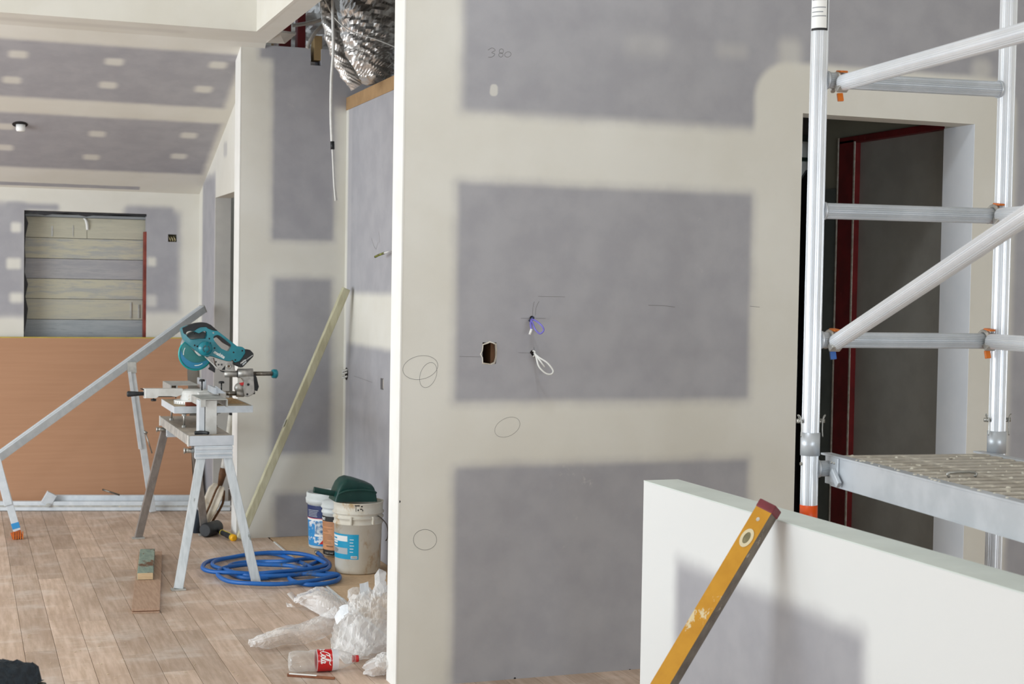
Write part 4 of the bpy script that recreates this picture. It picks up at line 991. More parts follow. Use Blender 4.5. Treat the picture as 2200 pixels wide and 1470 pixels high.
MB().bar(fq+uq*.04, fq+uq*.12, .046, .036, (1, 0, 0), .002).build('blue_tape', mat('bright_blue_tape', '#1f8fd0', rough=.4), lg)
ft = MB().bar(f1+Vector((.004, 0, .002)), f1+u*.095, .062, .056, (1, 0, 0), .003)
ft.build('orange_foot', mat('translucent_orange', '#c7600f', '#8a3f10', 50, rough=.4), lg)
for k in range(5):
    MB().box(f1.x-.024+k*.013, f1.x-.018+k*.013, f1.y-.034, f1.y-.028, .002, .05, .001).build('foot_rib', MT['orange'], lg)
t2 = thing('folded_trestle', (1.0, 10.6, 0), 'galvanised trestle lying folded flat on the floor along the brown sheet', 'trestle')
E0, E1 = F(-60, 1098.6), F(497, 1098.4)
MB().bar(E0+Vector((0, .025, .034)), E1+Vector((0, .025, .034)), .064, .048, UZ, .004).build('bar', MT['galv'], t2)
MB().bar(E0+Vector((0, -.0005, .034)), E1+Vector((0, -.0005, .034)), .014, .002, UZ, 0).build('bar_groove', MT['alu_dull'], t2)
MB().bar(E0+Vector((0, .025, .001)), E1+Vector((0, .025, .001)), .0015, .05, UZ, 0).build('rubber_foot_strip', MT['black'], t2)
k0, k1 = PY(100, 1071, 10.70), PY(412, 1071, 10.49)
MB().bar(k0+Vector((.03, 0, .0)), k1, .046, .04, UZ, .003).build('leg', MT['galv'], t2)
MB().bar(k0+Vector((.34, -.022, .0)), k1+Vector((.1, -.022, 0)), .03, .012, UZ, .002).build('leg_slide', MT['galv'], t2)
MB().bar(PY(98, 1084, 10.64), PY(112, 1060, 10.64), .07, .05, (1, 0, .3), .003).build('hinge_bracket', MT['galv'], t2)
MB().tube([PY(103, 1086, 10.6), PY(103, 1086, 10.66)], .014, 12).build('hinge_bolt', MT['steelring'], t2)
MB().tube([PY(220, 1052, 10.56), PY(257, 1064, 10.52)], .006, 8).build('lock_handle', MT['steel'], t2)
k2 = F(500, 1080)
# ------------------------------------------------------------------ floor offcut and timber block
o1 = thing('floorboard_offcut', F(313, 1316), 'loose tongue and groove floorboard offcut lying near the saw bench foot', 'offcut')
fa, fb, ba, bb = F(282, 1312, .022), F(344, 1312, .022), F(300, 1168, .022), F(347, 1168, .022)
ax_ = (ba-fa); ax_.z = 0; LW = .131
dv = Vector((ba.x-fa.x, ba.y-fa.y, 0)).normalized(); rv = Vector((dv.y, -dv.x, 0))
Lb = 1.55; base = F(313, 1318); 
c_ = base+dv*(Lb/2)
AXB = (rv, dv, UZ)
MB().obox(c_+UZ*.0175, AXB, (LW, Lb, .0115), .0012).build('top_face', MT['offcut'], o1)
MB().obox(c_+UZ*.0095+dv*.003, AXB, (LW-.010, Lb-.006, .0045)).build('groove', mat('groove_shadow_wood', '#8a5f45', rough=.8), o1)
MB().obox(c_+UZ*.0038-dv*.001, AXB, (LW-.002, Lb, .0074), .001).build('bottom_face', MT['offcut'], o1)
o2 = thing('timber_block', F(312, 1240, .024), 'short green treated timber block lying on the loose floorboard offcut', 'block')
nb_ = F(312, 1246, .024); Lk = .72
cb_ = nb_+dv*(Lk/2)+rv*.0
MB().obox(cb_+UZ*.0185, AXB, (.082, Lk, .037), .003).build('block_body', MT['greenpine'], o2)
MB().obox(nb_+UZ*.0185-dv*.0005, AXB, (.079, .002, .034), .0008).build('end_face', MT['endgrain'], o2)
# ------------------------------------------------------------------ leaning timber
tb0 = F(516, 1163); tb0.z = .02; tb1 = PX(744, 620, XR-.045)
tw = thing('timber_prop', tb0, 'long pale green treated timber prop leaning across the recess', 'timber')
dd = (tb1-tb0).normalized()
MB().bar(tb0, tb1, .055, .045, (0, -1, 0), .004).build('prop_body', MT['pine'], tw)
q = tb0+(tb1-tb0)*.45
MB().obox(q+Vector((-.026, -.012, .016)), (dd.cross(Vector((0, 1, 0))), Vector((0, 1, 0)), dd), (.002, .022, .05)).build('knot', MT['alu_dull'], tw)
# ------------------------------------------------------------------ shovel and mallet
tip = F(428, 1150, .012); 
sh = thing('shovel', tip, 'cement-splashed shovel standing behind the saw bench leg on the left', 'shovel')
def sp_(px, py, t): y = 9.62-.10*t; return PY(px, py, y)
cl_ = [(432, 1142, 0), (442, 1112, .2), (455, 1082, .4), (466, 1055, .6), (473, 1042, .8), (478, 1020, 1), (484, 985, 1), (490, 945, 1.1), (497, 892, 1.2)]
hk_ = [sp_(*q) for q in cl_]
wd = [.012, .046, .056, .055, .040]
b = MB(); nv = 9
for i in range(5):
    c_ = hk_[i]; t = (hk_[min(i+1, 5)]-hk_[max(i-1, 0)]).normalized(); s_ = t.cross(Vector((-.55, -.83, 0))).normalized(); nrm = s_.cross(t).normalized()
    if nrm.y > 0: nrm = -nrm
    for j in range(nv):
        u = j/(nv-1)*2-1; b.v.append(c_+s_*u*wd[i]-nrm*(u*u)*-.018)
for k in range(2):
    pass
n0 = len(b.v)
for v in list(b.v): b.v.append(v+Vector((.004, .012, 0)))
for i in range(4):
    for j in range(nv-1):
        a = i*nv+j; b.f += [(a, a+1, a+nv+1, a+nv), (n0+a, n0+a+nv, n0+a+nv+1, n0+a+1)]; b.sm += [True, True]
for i in range(4):
    for j in (0, nv-1):
        a = i*nv+j; b.f.append((a, a+nv, n0+a+nv, n0+a)); b.sm.append(False)
for j in range(nv-1):
    for i in (0, 4):
        a = i*nv+j; b.f.append((a, n0+a, n0+a+1, a+1)); b.sm.append(False)
bl_ = b.build('blade', MT['shovelwhite'], sh)
MB().tube(smooth_path([q+Vector((-.012, -.02, 0)) for q in hk_[0:5]], 4), [.004]*3+[.007]*14, 8).build('blade_rib', MT['rust'], bl_)
MB().tube(smooth_path([hk_[0]+Vector((.035, 0, 0)), hk_[1]+Vector((.06, 0, 0)), hk_[2]+Vector((.07, 0, .0)), hk_[3]+Vector((.045, 0, 0))], 4), .008, 8).build('rusty_edge', MT['rust'], bl_)
MB().tube([hk_[4], hk_[5], hk_[5]+(hk_[6]-hk_[5])*.4], [.016, .024, .022], 14).build('socket', MT['rust'], sh)
MB().tube([hk_[5]+(hk_[6]-hk_[5])*.3, hk_[6], hk_[7], hk_[8]], .019, 14).build('shaft', mat('white_shaft', '#d7d5cf', '#bdb8ad', 10, rough=.45, spots=(20, .64, .05, '#6f6a62')), sh)
MB().tube([hk_[8], PY(500, 868, 9.50)], .014, 12).build('shaft_top', MT['black'], sh)
gr_ = thing('dark_rag', F(424, 1148), 'dark blue-grey scrap lying against the shovel tip', 'scrap')
b = MB(); c_ = F(424, 1146); 
b.lathe([(.0, 0), (.055, 0), (.05, .05), (.032, .11), (.0, .15)], c_+Vector((.0, .06, 0)), UZ, 14, True, lambda a, r, h: r*(1+.3*math.sin(3*a+h*30)))
b.build('scrap_body', mat('blue_grey_rag', '#39424f', '#2c343f', 14, rough=.8, spots=(8, .6, .05, '#c5c3bd')), gr_)
m0 = F(456, 1148); ml = thing('rubber_mallet', m0, 'black rubber mallet with a black and yellow handle on the floor', 'mallet')
h0, h1 = F(440, 1140, .045), F(468, 1132, .045)
MB().tube([h0, h0+(h1-h0)*.06, h1-(h1-h0)*.06, h1], [.036, .044, .044, .036], 24).build('head', MT['black'], ml)
g0, g1 = F(462, 1137, .035), F(504, 1157, .018)
g1 = g0+(g1-g0); hd_ = g1-g0
MB().tube([g0, g0+hd_*.38], .013, 12).build('shank', MT['blackgloss'], ml)
MB().tube(smooth_path([g0+hd_*.36, g0+hd_*.5, g0+hd_*.7, g0+hd_*.88]), [.017]*10+[.019]*9, 14).build('grip', MT['black'], ml)
for k, r in ((.36, .0185), (.87, .0215)):
    MB().tube([g0+hd_*k, g0+hd_*(k+.03)], r, 14).build('grip_ring', MT['yellow'], ml)
MB().tube([g0+hd_*.90, g0+hd_*.97, g0+hd_*1.0], [.021, .022, .014], 16).build('grip_end', mat('yellow_rubber', '#f0b413', rough=.45), ml)
MB().tube([g0+hd_*.38+UZ*.016, g0+hd_*.86+UZ*.018], .0035, 6).build('grip_stripe', MT['yellow'], ml)

# ------------------------------------------------------------------ pails
def cyl_label(parent, c, r0, h0, r1, h1, a0, a1, m, name, off=.0008, n=18):
    """printed panel following a pail's side; angles in degrees, measured from the side facing the camera, to the right"""
    d0 = Vector((-c.x, -c.y, 0)).normalized(); rt_ = Vector((-d0.y, d0.x, 0))
    q = MB()
    for i in range(n+1):
        t = math.radians(a0+(a1-a0)*i/n); d = d0*math.cos(t)+rt_*math.sin(t)
        q.v += [c+d*(r0+off)+UZ*h0, c+d*(r1+off)+UZ*h1]
    for i in range(n): q.f.append((2*i, 2*i+2, 2*i+3, 2*i+1)); q.sm.append(True)
    return q.build(name, m, parent)
def cyl_text(parent, body, size, c, rad, a, h, m, off=.0016, bold=.0002, shear=0):
    """lettering wrapped on a pail: starts at angle a, baseline height h; rad(h) gives the radius"""
    d0 = Vector((-c.x, -c.y, 0)).normalized(); rt_ = Vector((-d0.y, d0.x, 0)); v, f = text_mesh(body, size, shear, bold); out = []
    for p in v:
        hh = h+p.y; r = rad(hh)+off; t = math.radians(a)+p.x/r; out.append(c+(d0*math.cos(t)+rt_*math.sin(t))*r+UZ*hh)
    return MB().addmesh(out, f).build('lettering', m, parent)
def centre_from(px, py, r):
    p = F(px, py); d = Vector((p.x, p.y, 0)).normalized(); return p+d*r
cA = centre_from(768, 1236, .124)
pA = thing('large_pail', cA, 'largest white pail, stained brown, with a cyan label and dark green scoop on top', 'pail', 'pails in the recess')
HA = .392; radA = lambda h: .124+(h/HA)*.011
prof = [(0, .004), (.112, .004), (.118, 0), (.124, .006), (radA(.27), .27), (radA(.275)+.006, .272), (radA(.28)+.006, .278), (radA(.3)+.001, .281), (radA(.315), .300), (radA(.318)+.007, .305), (radA(.32)+.007, .312), (radA(.33), .315), (radA(.335), .326), (radA(.34)+.008, .330), (radA(.34)+.009, .338), (radA(.345)+.001, .342), (radA(.38)+.002, .384), (radA(.39)+.005, .388), (radA(.39)+.005, HA), (radA(.39)-.002, HA), (radA(.38)-.003, .38), (radA(.05)-.004, .05), (0, .02)]
pl_ = MB().lathe(prof, cA, UZ, 64).build('pail_body', MT['pailwhite'], pA)
d0 = Vector((-cA.x, -cA.y, 0)).normalized(); rt_ = Vector((-d0.y, d0.x, 0))
for dg in (-16, 36):
    t = math.radians(dg); d = d0*math.cos(t)+rt_*math.sin(t); s_ = Vector((-d.y, d.x, 0))
    MB().obox(cA+d*(radA(.3)+.006)+UZ*.297, (s_, d, UZ), (.012, .016, .044), .003).build('handle_rib', MT['pailwhite'], pA)
hp = [cA+(d0*math.cos(t)+rt_*math.sin(t))*r+UZ*h for t, r, h in ((.85, .139, .322), (.95, .15, .31), (1.25, .162, .27), (1.5, .166, .22), (1.62, .163, .18), (1.68, .155, .165))]
MB().tube(smooth_path(hp, 5), .0032, 8).build('wire_handle', MT['steel'], pA)
L0, L1 = .085, .222
lab = cyl_label(pA, cA, radA(L0), L0, radA(L1), L1, -88, 2, MT['cyan'], 'label', .0006)
lab['label'] = 'cyan printed label with white and grey panels'
for h0_, h1_, mm in ((.182, .212, 'white'), (.112, .146, 'greyprint')):
    cyl_label(lab, cA, radA(h0_), h0_, radA(h1_), h1_, -86, -26, MT[mm], 'label_panel', .0010)
cyl_text(lab, 'METHOD', .011, cA, radA, -86, .165, MT['white'], bold=.0005) if False else None
random.seed(4)
for h in (.170, .154):
    cyl_label(lab, cA, radA(h), h, radA(h), h+.009, -80, -58, MT['white'], 'print_line', .0012)
for i in range(5):
    h = .192-.017*i; cyl_label(lab, cA, radA(h), h, radA(h), h+.0035, -20, random.uniform(-12, -4), MT['white'], 'print_line', .0012)
for i in range(5):
    h = .138-.0052*i; cyl_label(lab, cA, radA(h), h, radA(h), h+.002, -78, random.uniform(-64, -54), MT['ink'], 'print_line', .0014)
cyl_label(lab, cA, radA(.09), .090, radA(.104), .104, -17, -1.5, MT['white'], 'barcode_panel', .0012)
for i in range(9):
    cyl_label(lab, cA, radA(.092), .092, radA(.102), .102, -15+i*1.4, -14.3+i*1.4-(i % 2)*.3, MT['ink'], 'barcode_bar', .0016, 2)
cyl_label(lab, cA, radA(.197), .192, radA(.202), .200, -80, -60, MT['cyan'], 'print_line', .0013)
for a0_, a1_, h0_, h1_ in ((-6, -5, .350, .382), (-8, 3, .379, .385), (-1.5, 1, .353, .362), (6, 10, .374, .381), (4, 9, .36, .366), (9, 11, .352, .36)):
    cyl_label(pA, cA, radA(h0_)+.002, h0_, radA(h1_)+.002, h1_, a0_, a1_, MT['ink'], 'ink_mark', .0008, 3)
# pail with the blue label (behind, left) and pail with the tan label
cB = centre_from(704, 1182, .115)
pB = thing('blue_label_pail', cB, 'white lidded pail with a blue and navy label, behind the others on the left', 'pail', 'pails in the recess')
HB = .335; radB = lambda h: .114+(h/HB)*.012
MB().lathe([(0, .003), (.108, .003), (.114, .008), (radB(.27), .27), (radB(.28)+.009, .272), (radB(.28)+.012, .30), (radB(.3)+.006, .304), (radB(.33)+.005, .33), (radB(.33)+.002, HB), (radB(.33)-.004, HB), (radB(.3)-.006, HB-.012), (0, HB-.014)], cB, UZ, 56).build('pail_body', MT['pail2'], pB)
lb_ = cyl_label(pB, cB, radB(.02), .02, radB(.262), .262, -95, 60, MT['blueprint'], 'label', .0008)
cyl_label(lb_, cB, radB(.185), .185, radB(.262), .262, -95, 60, MT['navy'], 'label_panel', .0014)
cyl_label(lb_, cB, radB(.172), .172, radB(.184), .184, -95, 60, MT['white'], 'label_panel', .0014)
cyl_label(lb_, cB, radB(.184), .1835, radB(.187), .187, -95, 60, MT['redprint'], 'label_panel', .0017)
cyl_label(lb_, cB, radB(.09), .09, radB(.16), .165, -40, 0, mat('photo_print', '#cfd6da', '#3b6f9e', 60, rough=.5), 'label_picture', .0017)
cyl_label(lb_, cB, radB(.075), .078, radB(.09), .09, -42, -4, MT['white'], 'label_panel', .002)
for i in range(5):
    h = .232-.009*i; cyl_label(lb_, cB, radB(h), h, radB(h), h+.003, -70, random.uniform(-35, -20), MT['greyprint'], 'print_line', .0022)
tri = MB(); dB = Vector((-cB.x, -cB.y, 0)).normalized(); rB = Vector((-dB.y, dB.x, 0))
def onB(a, h, off=.0018): t = math.radians(a); return cB+(dB*math.cos(t)+rB*math.sin(t))*(radB(h)+off)+UZ*h
MB().addmesh([onB(-30, .030, .003), onB(3, .030, .003), onB(-13, .068, .003)], [(0, 1, 2)]).build('warning_triangle', MT['white'], lb_)
MB().addmesh([onB(-25, .034, .0036), onB(-2, .034, .0036), onB(-13, .061, .0036)], [(0, 1, 2)]).build('warning_triangle', MT['redprint'], lb_)
cC = centre_from(727, 1198, .088)
pC = thing('tan_label_pail', cC, 'white pail with a tan label and black base, squeezed between the other two pails', 'pail', 'pails in the recess')
HC = .318; radC = lambda h: .088+(h/HC)*.010
MB().lathe([(0, .003), (.084, .003), (.088, .008), (radC(.25), .25), (radC(.25)+.006, .253), (radC(.25)+.006, .262), (radC(.26)+.001, .266), (radC(.28), .28), (radC(.28)+.008, .283), (radC(.28)+.008, .292), (radC(.3)+.002, .296), (radC(.3)+.002, HC), (0, HC)], cC, UZ, 48).build('pail_body', MT['pail2'], pC)
lc_ = cyl_label(pC, cC, radC(.012), .012, radC(.236), .236, -92, 40, MT['tan'], 'label', .0008)
cyl_label(lc_, cC, radC(.208), .206, radC(.236), .236, -92, 40, MT['ink'], 'label_panel', .0014)
cyl_label(lc_, cC, radC(.01), .010, radC(.04), .040, -92, 40, MT['ink'], 'label_panel', .0014)
cyl_text(lc_, 'SUPPORT', .021, cC, radC, -106, .2125, MT['white'], .002, .0008)
cyl_text(lc_, 'SAME DAY', .013, cC, radC, -58, .018, MT['greyprint'], .002, .0004)
for i in range(15):
    h = .196-.0085*i
    if i in (3, 7): continue
    cyl_label(lc_, cC, radC(h), h, radC(h), h+.0025, -78, random.uniform(-50, -15), mat('brown_print', '#8a5f3f', rough=.6) if i == 0 else bpy.data.materials['brown_print'], 'print_line', .0014, 6)
cyl_label(lc_, cC, radC(.058), .058, radC(.066), .066, -50, -20, bpy.data.materials['brown_print'], 'print_line', .0014, 6)
# ------------------------------------------------------------------ green scoop on the large pail
zr = HA
sc_ = thing('green_scoop', cA+UZ*zr, 'dark green plastic scoop lying upside down on the largest pail', 'scoop')
def p7(a, c_): return PY(400+a/4.4543, 960+c_/4.4543, cA.y-.02)
out = [(1398, 528), (1412, 470), (1432, 410), (1460, 345), (1490, 312), (1530, 298), (1600, 312), (1720, 350), (1772, 374), (1795, 440), (1806, 528)]
q = [p7(*t) for t in out]; zmin = min(p.z for p in q)
for p in q: p.z += zr+.001-zmin
b = MB(); secs = [(-.082, .80), (-.07, .93), (-.03, 1.0), (.03, 1.0), (.07, .93), (.082, .80)]
cz_ = zr+.001; cxm = sum(p.x for p in q)/len(q); n = len(q)
for y, k in secs:
    for p in q: b.v.append(Vector((cxm+(p.x-cxm)*(.9+.1*k), cA.y-.0+y, cz_+(p.z-cz_)*k)))
for i in range(len(secs)-1):
    for j in range(n-1):
        a = i*n+j; b.f.append((a, a+1, a+n+1, a+n)); b.sm.append(True)
b.f.append(tuple(range(n))); b.sm.append(False); k = (len(secs)-1)*n; b.f.append(tuple(k+j for j in reversed(range(n)))); b.sm.append(False)
b.build('scoop_body', MT['green'], sc_, .012)
rb_ = [cxm+(p.x-cxm)*.9 for p in q]
MB().tube(smooth_path([p7(1425, 440)+Vector((0, -.075, .0)), p7(1500, 405)+Vector((0, -.083, .0)), p7(1640, 395)+Vector((0, -.085, 0)), p7(1740, 405)+Vector((0, -.083, 0)), p7(1785, 425)+Vector((0, -.075, 0))], 5), .006, 8).build('moulded_rib', MT['green'], sc_)
hz = p7(1222, 412); 
MB().tube(smooth_path([p7(1440, 452), p7(1400, 445), p7(1310, 430), p7(1232, 414), p7(1222, 412)], 4), [.016]*6+[.0165]*8+[.0165, .015, .008], 14).build('handle', MT['green'], sc_)

# ------------------------------------------------------------------ blue hose coil
hp = [(1262, 1010), (1300, 1040), (1296, 1078), (1210, 1112), (1100, 1160), (1000, 1212), (850, 1236), (700, 1252), (550, 1246), (440, 1212), (396, 1172), (430, 1122), (560, 1098), (750, 1092), (950, 1088), (1150, 1064), (1290, 1062), (1364, 1102), (1364, 1150), (1280, 1188), (1100, 1212), (900, 1226), (700, 1228), (550, 1216), (360, 1166), (255, 1130), (285, 1084), (450, 1048), (650, 1016), (850, 1004), (1050, 1012), (1200, 1040), (1310, 1092), (1336, 1124), (1210, 1154), (1050, 1176), (850, 1192), (650, 1206), (450, 1196), (290, 1192), (185, 1172), (158, 1138), (215, 1090), (400, 1056), (640, 1018), (860, 1020), (1100, 1100), (1200, 1150), (1330, 1200), (1440, 1212), (1468, 1248), (1400, 1288), (1200, 1312), (1060, 1290), (990, 1256), (1010, 1226), (1150, 1210), (1340, 1222), (1452, 1218), (1400, 1236), (1200, 1276), (900, 1306), (620, 1300), (430, 1284), (330, 1244), (304, 1196), (370, 1150), (600, 1118), (800, 1122), (1000, 1132), (1140, 1168)]
pts = []
for i, (a, c_) in enumerate(hp):
    z = .0125+.010*((i//14) % 3)+.004*math.sin(i*1.7)**2
    if i < 3: z = .03-.006*i
    pts.append(F(400+a/4.4543, 960+c_/4.4543+2, z))
ho = thing('hose_coil', F(560, 1222), 'coil of blue air hose lying on the floor between bench and pails', 'hose')
MB().tube(smooth_path(pts, 6), .0118, 10).build('hose', MT['bluehose'], ho)
e0 = pts[0]; ed = (pts[0]-pts[1]).normalized()
MB().tube([e0, e0+ed*.02, e0+ed*.021, e0+ed*.045], [.014, .014, .009, .009], 12).build('end_fitting', MT['steelring'], ho)

# ------------------------------------------------------------------ crumpled plastic
def fl(pts, z=.0): return [F(a, c_, z) for a, c_ in pts]
def ridge(x, y, z): return 1-2*abs(noise.noise(Vector((x, y, z))))
def billow(name, label, rows, m, seed, amp, n=8, f1=(13, 4), f2=(34, 13), group='discarded plastic film'):
    """thin film hanging or lying in folds between edge lines (lists of 3D points); folds run across the lines"""
    R = [smooth_path(r, n) for r in rows]; k = min(len(r) for r in R); b = MB()
    cols = [smooth_path([r[i] for r in R], n) for i in range(k)]; h = len(cols[0]); G = []
    for c_ in cols: G.append([Vector(p) for p in c_])
    L = sum((G[i+1][h//2]-G[i][h//2]).length for i in range(k-1)); W = sum((G[k//2][j+1]-G[k//2][j]).length for j in range(h-1))
    for i in range(k):
        for j in range(h):
            p = G[i][j]; a = G[min(i+1, k-1)][j]-G[max(i-1, 0)][j]; c_ = G[i][min(j+1, h-1)]-G[i][max(j-1, 0)]
            nn = a.cross(c_); nn = nn.normalized() if nn.length > 1e-9 else Vector((0, -1, 0))
            if nn.y > 0 and abs(nn.y) > .3 or nn.z < -.5: nn = -nn
            u, v = i/(k-1)*L, j/(h-1)*W
            wv = .12*noise.noise(Vector((u*5, v*5, seed+7)))
            d = amp*(.62*ridge((u+wv)*f1[0], v*f1[1], seed)+.30*ridge((u+wv)*f2[0]+v*9, v*f2[1], seed+3)+.14*ridge(u*70, v*60, seed+5))
            q = p+nn*d; q.z = max(.003, q.z); b.v.append(q)
    for i in range(k-1):
        for j in range(h-1):
            a = i*h+j
            if (i+j) % 2: b.f += [(a, a+h, a+h+1), (a, a+h+1, a+1)]
            else: b.f += [(a, a+h, a+1), (a+1, a+h, a+h+1)]
            b.sm += [False, False]
    return tag(b.build(name, m), label, 'plastic', group)
billow('plastic_heap', 'tall rumpled heap of clear plastic film behind the wall corner', [
    [PY(745, 1318, 6.75), PY(762, 1290, 6.75), PY(790, 1278, 6.75), PY(806, 1270, 6.75), PY(817, 1232, 6.75), PY(826, 1262, 6.75), PY(845, 1262, 6.75), PY(880, 1250, 6.8)],
    [PY(733, 1336, 6.62), PY(757, 1318, 6.55), PY(782, 1306, 6.5), PY(802, 1296, 6.5), PY(818, 1283, 6.5), PY(832, 1290, 6.5), PY(848, 1292, 6.55), PY(880, 1290, 6.6)],
    [PY(722, 1366, 6.45), PY(748, 1352, 6.38), PY(776, 1345, 6.34), PY(796, 1340, 6.34), PY(815, 1332, 6.34), PY(834, 1332, 6.36), PY(852, 1335, 6.38), PY(884, 1340, 6.45)],
    [PY(714, 1396, 6.3), PY(742, 1398, 6.22), PY(770, 1398, 6.18), PY(794, 1392, 6.18), PY(813, 1386, 6.2), PY(836, 1384, 6.22), PY(855, 1385, 6.25), PY(888, 1390, 6.3)],
    [F(708, 1410), F(738, 1428), F(766, 1424), F(792, 1418), F(812, 1408), F(836, 1402), F(855, 1400), F(888, 1402)]], FILM2, 3, .034)
billow('plastic_heap', 'loose clear plastic fold spreading forward from the heap towards the bottle', [
    [PY(738, 1340, 6.3), PY(765, 1332, 6.28), PY(795, 1338, 6.26), PY(836, 1344, 6.3), PY(870, 1350, 6.34)],
    [PY(724, 1386, 6.16), PY(757, 1384, 6.10), PY(793, 1388, 6.08), PY(834, 1384, 6.12), PY(872, 1385, 6.16)],
    [F(716, 1408, .01), F(750, 1420, .01), F(790, 1420, .01), F(834, 1412, .01), F(872, 1410, .01)]], FILM, 12, .03)
billow('plastic_heap', 'see-through bubble of plastic film at the upper left of the heap', [
    [PY(746, 1288, 6.9), PY(752, 1270, 6.9), PY(768, 1264, 6.9), PY(784, 1272, 6.9), PY(792, 1284, 6.9)],
    [PY(744, 1300, 6.84), PY(753, 1290, 6.82), PY(768, 1286, 6.82), PY(782, 1290, 6.82), PY(793, 1298, 6.84)],
    [F(750, 1316, .01), F(758, 1322, .01), F(770, 1322, .01), F(782, 1318, .01), F(793, 1312, .01)]], FILM, 19, .012)
billow('plastic_strip', 'long narrow strip of crinkled clear plastic trailing left from the heap', [
    [F(536, 1380, .02), F(570, 1366, .05), F(610, 1352, .07), F(650, 1344, .06), F(690, 1326, .07), F(722, 1306, .1)],
    [F(536, 1383, .03), F(572, 1374, .06), F(615, 1362, .08), F(655, 1354, .07), F(698, 1338, .08), F(728, 1318, .1)],
    [F(540, 1386, .01), F(578, 1390, .01), F(622, 1382, .01), F(664, 1378, .01), F(704, 1362, .01), F(730, 1334, .02)]], FILM, 21, .014, 14, (9, 14), (26, 34))
billow('plastic_wrap', 'flat folded sheet of clear plastic wrap lying above the long strip', [
    [F(640, 1282, .03), F(665, 1272, .06), F(683, 1265, .08), F(704, 1268, .07), F(726, 1282, .05), F(752, 1300, .04)],
    [F(634, 1290, .04), F(658, 1284, .07), F(684, 1284, .09), F(708, 1292, .08), F(730, 1302, .06), F(750, 1312, .04)],
    [F(640, 1296, .01), F(652, 1304, .01), F(676, 1318, .01), F(704, 1328, .01), F(724, 1332, .01), F(742, 1330, .01)]], FILM2, 33, .012, 10, (6, 9), (16, 30))
for k, q in enumerate(([(617, 1278), (627, 1273), (640, 1290), (634, 1297)], [(616, 1296), (634, 1300), (640, 1306), (617, 1306)])):
    billow('film_tail', ('upper' if k == 0 else 'lower') + ' folded tail of film sticking out left of the plastic wrap', [
        [F(*q[0], .03), F((q[0][0]+q[1][0])/2, (q[0][1]+q[1][1])/2, .035), F(*q[1], .03)] if k == 0 else [F(*q[0], .02), F((q[0][0]+q[1][0])/2, (q[0][1]+q[1][1])/2, .03), F(*q[1], .03)],
        [F(*q[3], .01), F((q[3][0]+q[2][0])/2, (q[3][1]+q[2][1])/2, .015), F(*q[2], .01)]], FILM, 50+k, .006, 6)
MTAPE = mat('milky_tape', '#eef1f4', '#e2e6ea', 12, rough=.35)
billow('tape_tab', 'stiff white tape tab crossing the plastic heap', [[PY(716, 1324, 6.44), PY(726, 1310, 6.42), PY(737, 1302, 6.40), PY(748, 1300, 6.38)], [PY(722, 1342, 6.38), PY(731, 1332, 6.36), PY(740, 1324, 6.33), PY(750, 1318, 6.31)]], MTAPE, 5, .006)
billow('tape_tab', 'small white tape end standing above the plastic heap', [[PY(772, 1255, 6.74), PY(782, 1253, 6.74), PY(791, 1250, 6.74)], [PY(774, 1280, 6.71), PY(784, 1280, 6.71), PY(794, 1276, 6.71)]], MTAPE, 8, .004)
billow('plastic_ball', 'small crumpled knot of clear plastic at the foot of the wall corner', [
    [F(790, 1430, .03), F(805, 1418, .05), F(820, 1410, .07), F(840, 1404, .08), F(868, 1404, .08)],
    [F(782, 1440, .02), F(800, 1432, .05), F(818, 1426, .07), F(840, 1420, .08), F(868, 1420, .08)],
    [F(786, 1448, .0), F(800, 1452, .0), F(820, 1450, .0), F(840, 1448, .0), F(868, 1446, .0)]], FILM2, 44, .016, 10, (20, 20), (44, 44))
# ------------------------------------------------------------------ drink bottle and sliver
r0 = .044; b0, b1 = F(622, 1449), F(772, 1441)
bx = Vector((b1.x-b0.x, b1.y-b0.y, 0)).normalized(); bo = Vector((b0.x, b0.y+.02, r0+.001)); Lb = (b1-b0).length
bt_ = thing('drink_bottle', bo, 'empty clear drink bottle with a red label and red cap lying on the floor', 'bottle')
def pet(a, r, h): return r*(1-.16*max(0, math.cos(5*a))) if h < .03 else r
MB().lathe([(.012, .012), (.026, 0), (.038, .002), (r0-.001, .018), (r0, .032), (r0-.001, .06), (r0-.003, .075), (r0-.003, .082), (r0, .088), (r0, .165), (r0-.002, .19), (.036, .22), (.026, .25), (.016, .27), (.0135, .278), (.0135, Lb-.016)], bo, bx, 48, True, pet).build('bottle_body', BOTTLE, bt_)
lw0, lw1, lw2 = .112, .175, .20
bl2 = MB().lathe([(r0+.0008, lw0), (r0+.0008, lw1)], bo, bx, 64).build('red_label', MT['cokered'], bt_)
for h in (lw0-.0005, lw1-.001): MB().lathe([(r0+.0011, h), (r0+.0011, h+.0018)], bo, bx, 64).build('label_border', MT['white'], bl2)
MB().lathe([(r0+.0006, lw1), (r0-.001, .187), (r0-.0035, lw2)], bo, bx, 64).build('frosted_band', LABELW, bt_)
upv = UZ; outv = bx.cross(UZ); 
if outv.y > 0: outv = -outv
def wrap(body, size, h, a, m, shear, bold, off=.0014):
    v, f = text_mesh(body, size, shear, bold); o_ = []
    for p in v:
        t = math.radians(a)-p.x/(r0+.001); o_.append(bo+bx*(h+p.y)+(outv*math.cos(t)+UZ*math.sin(t))*(r0+off))
    return MB().addmesh(o_, f).build('lettering', m, bl2)
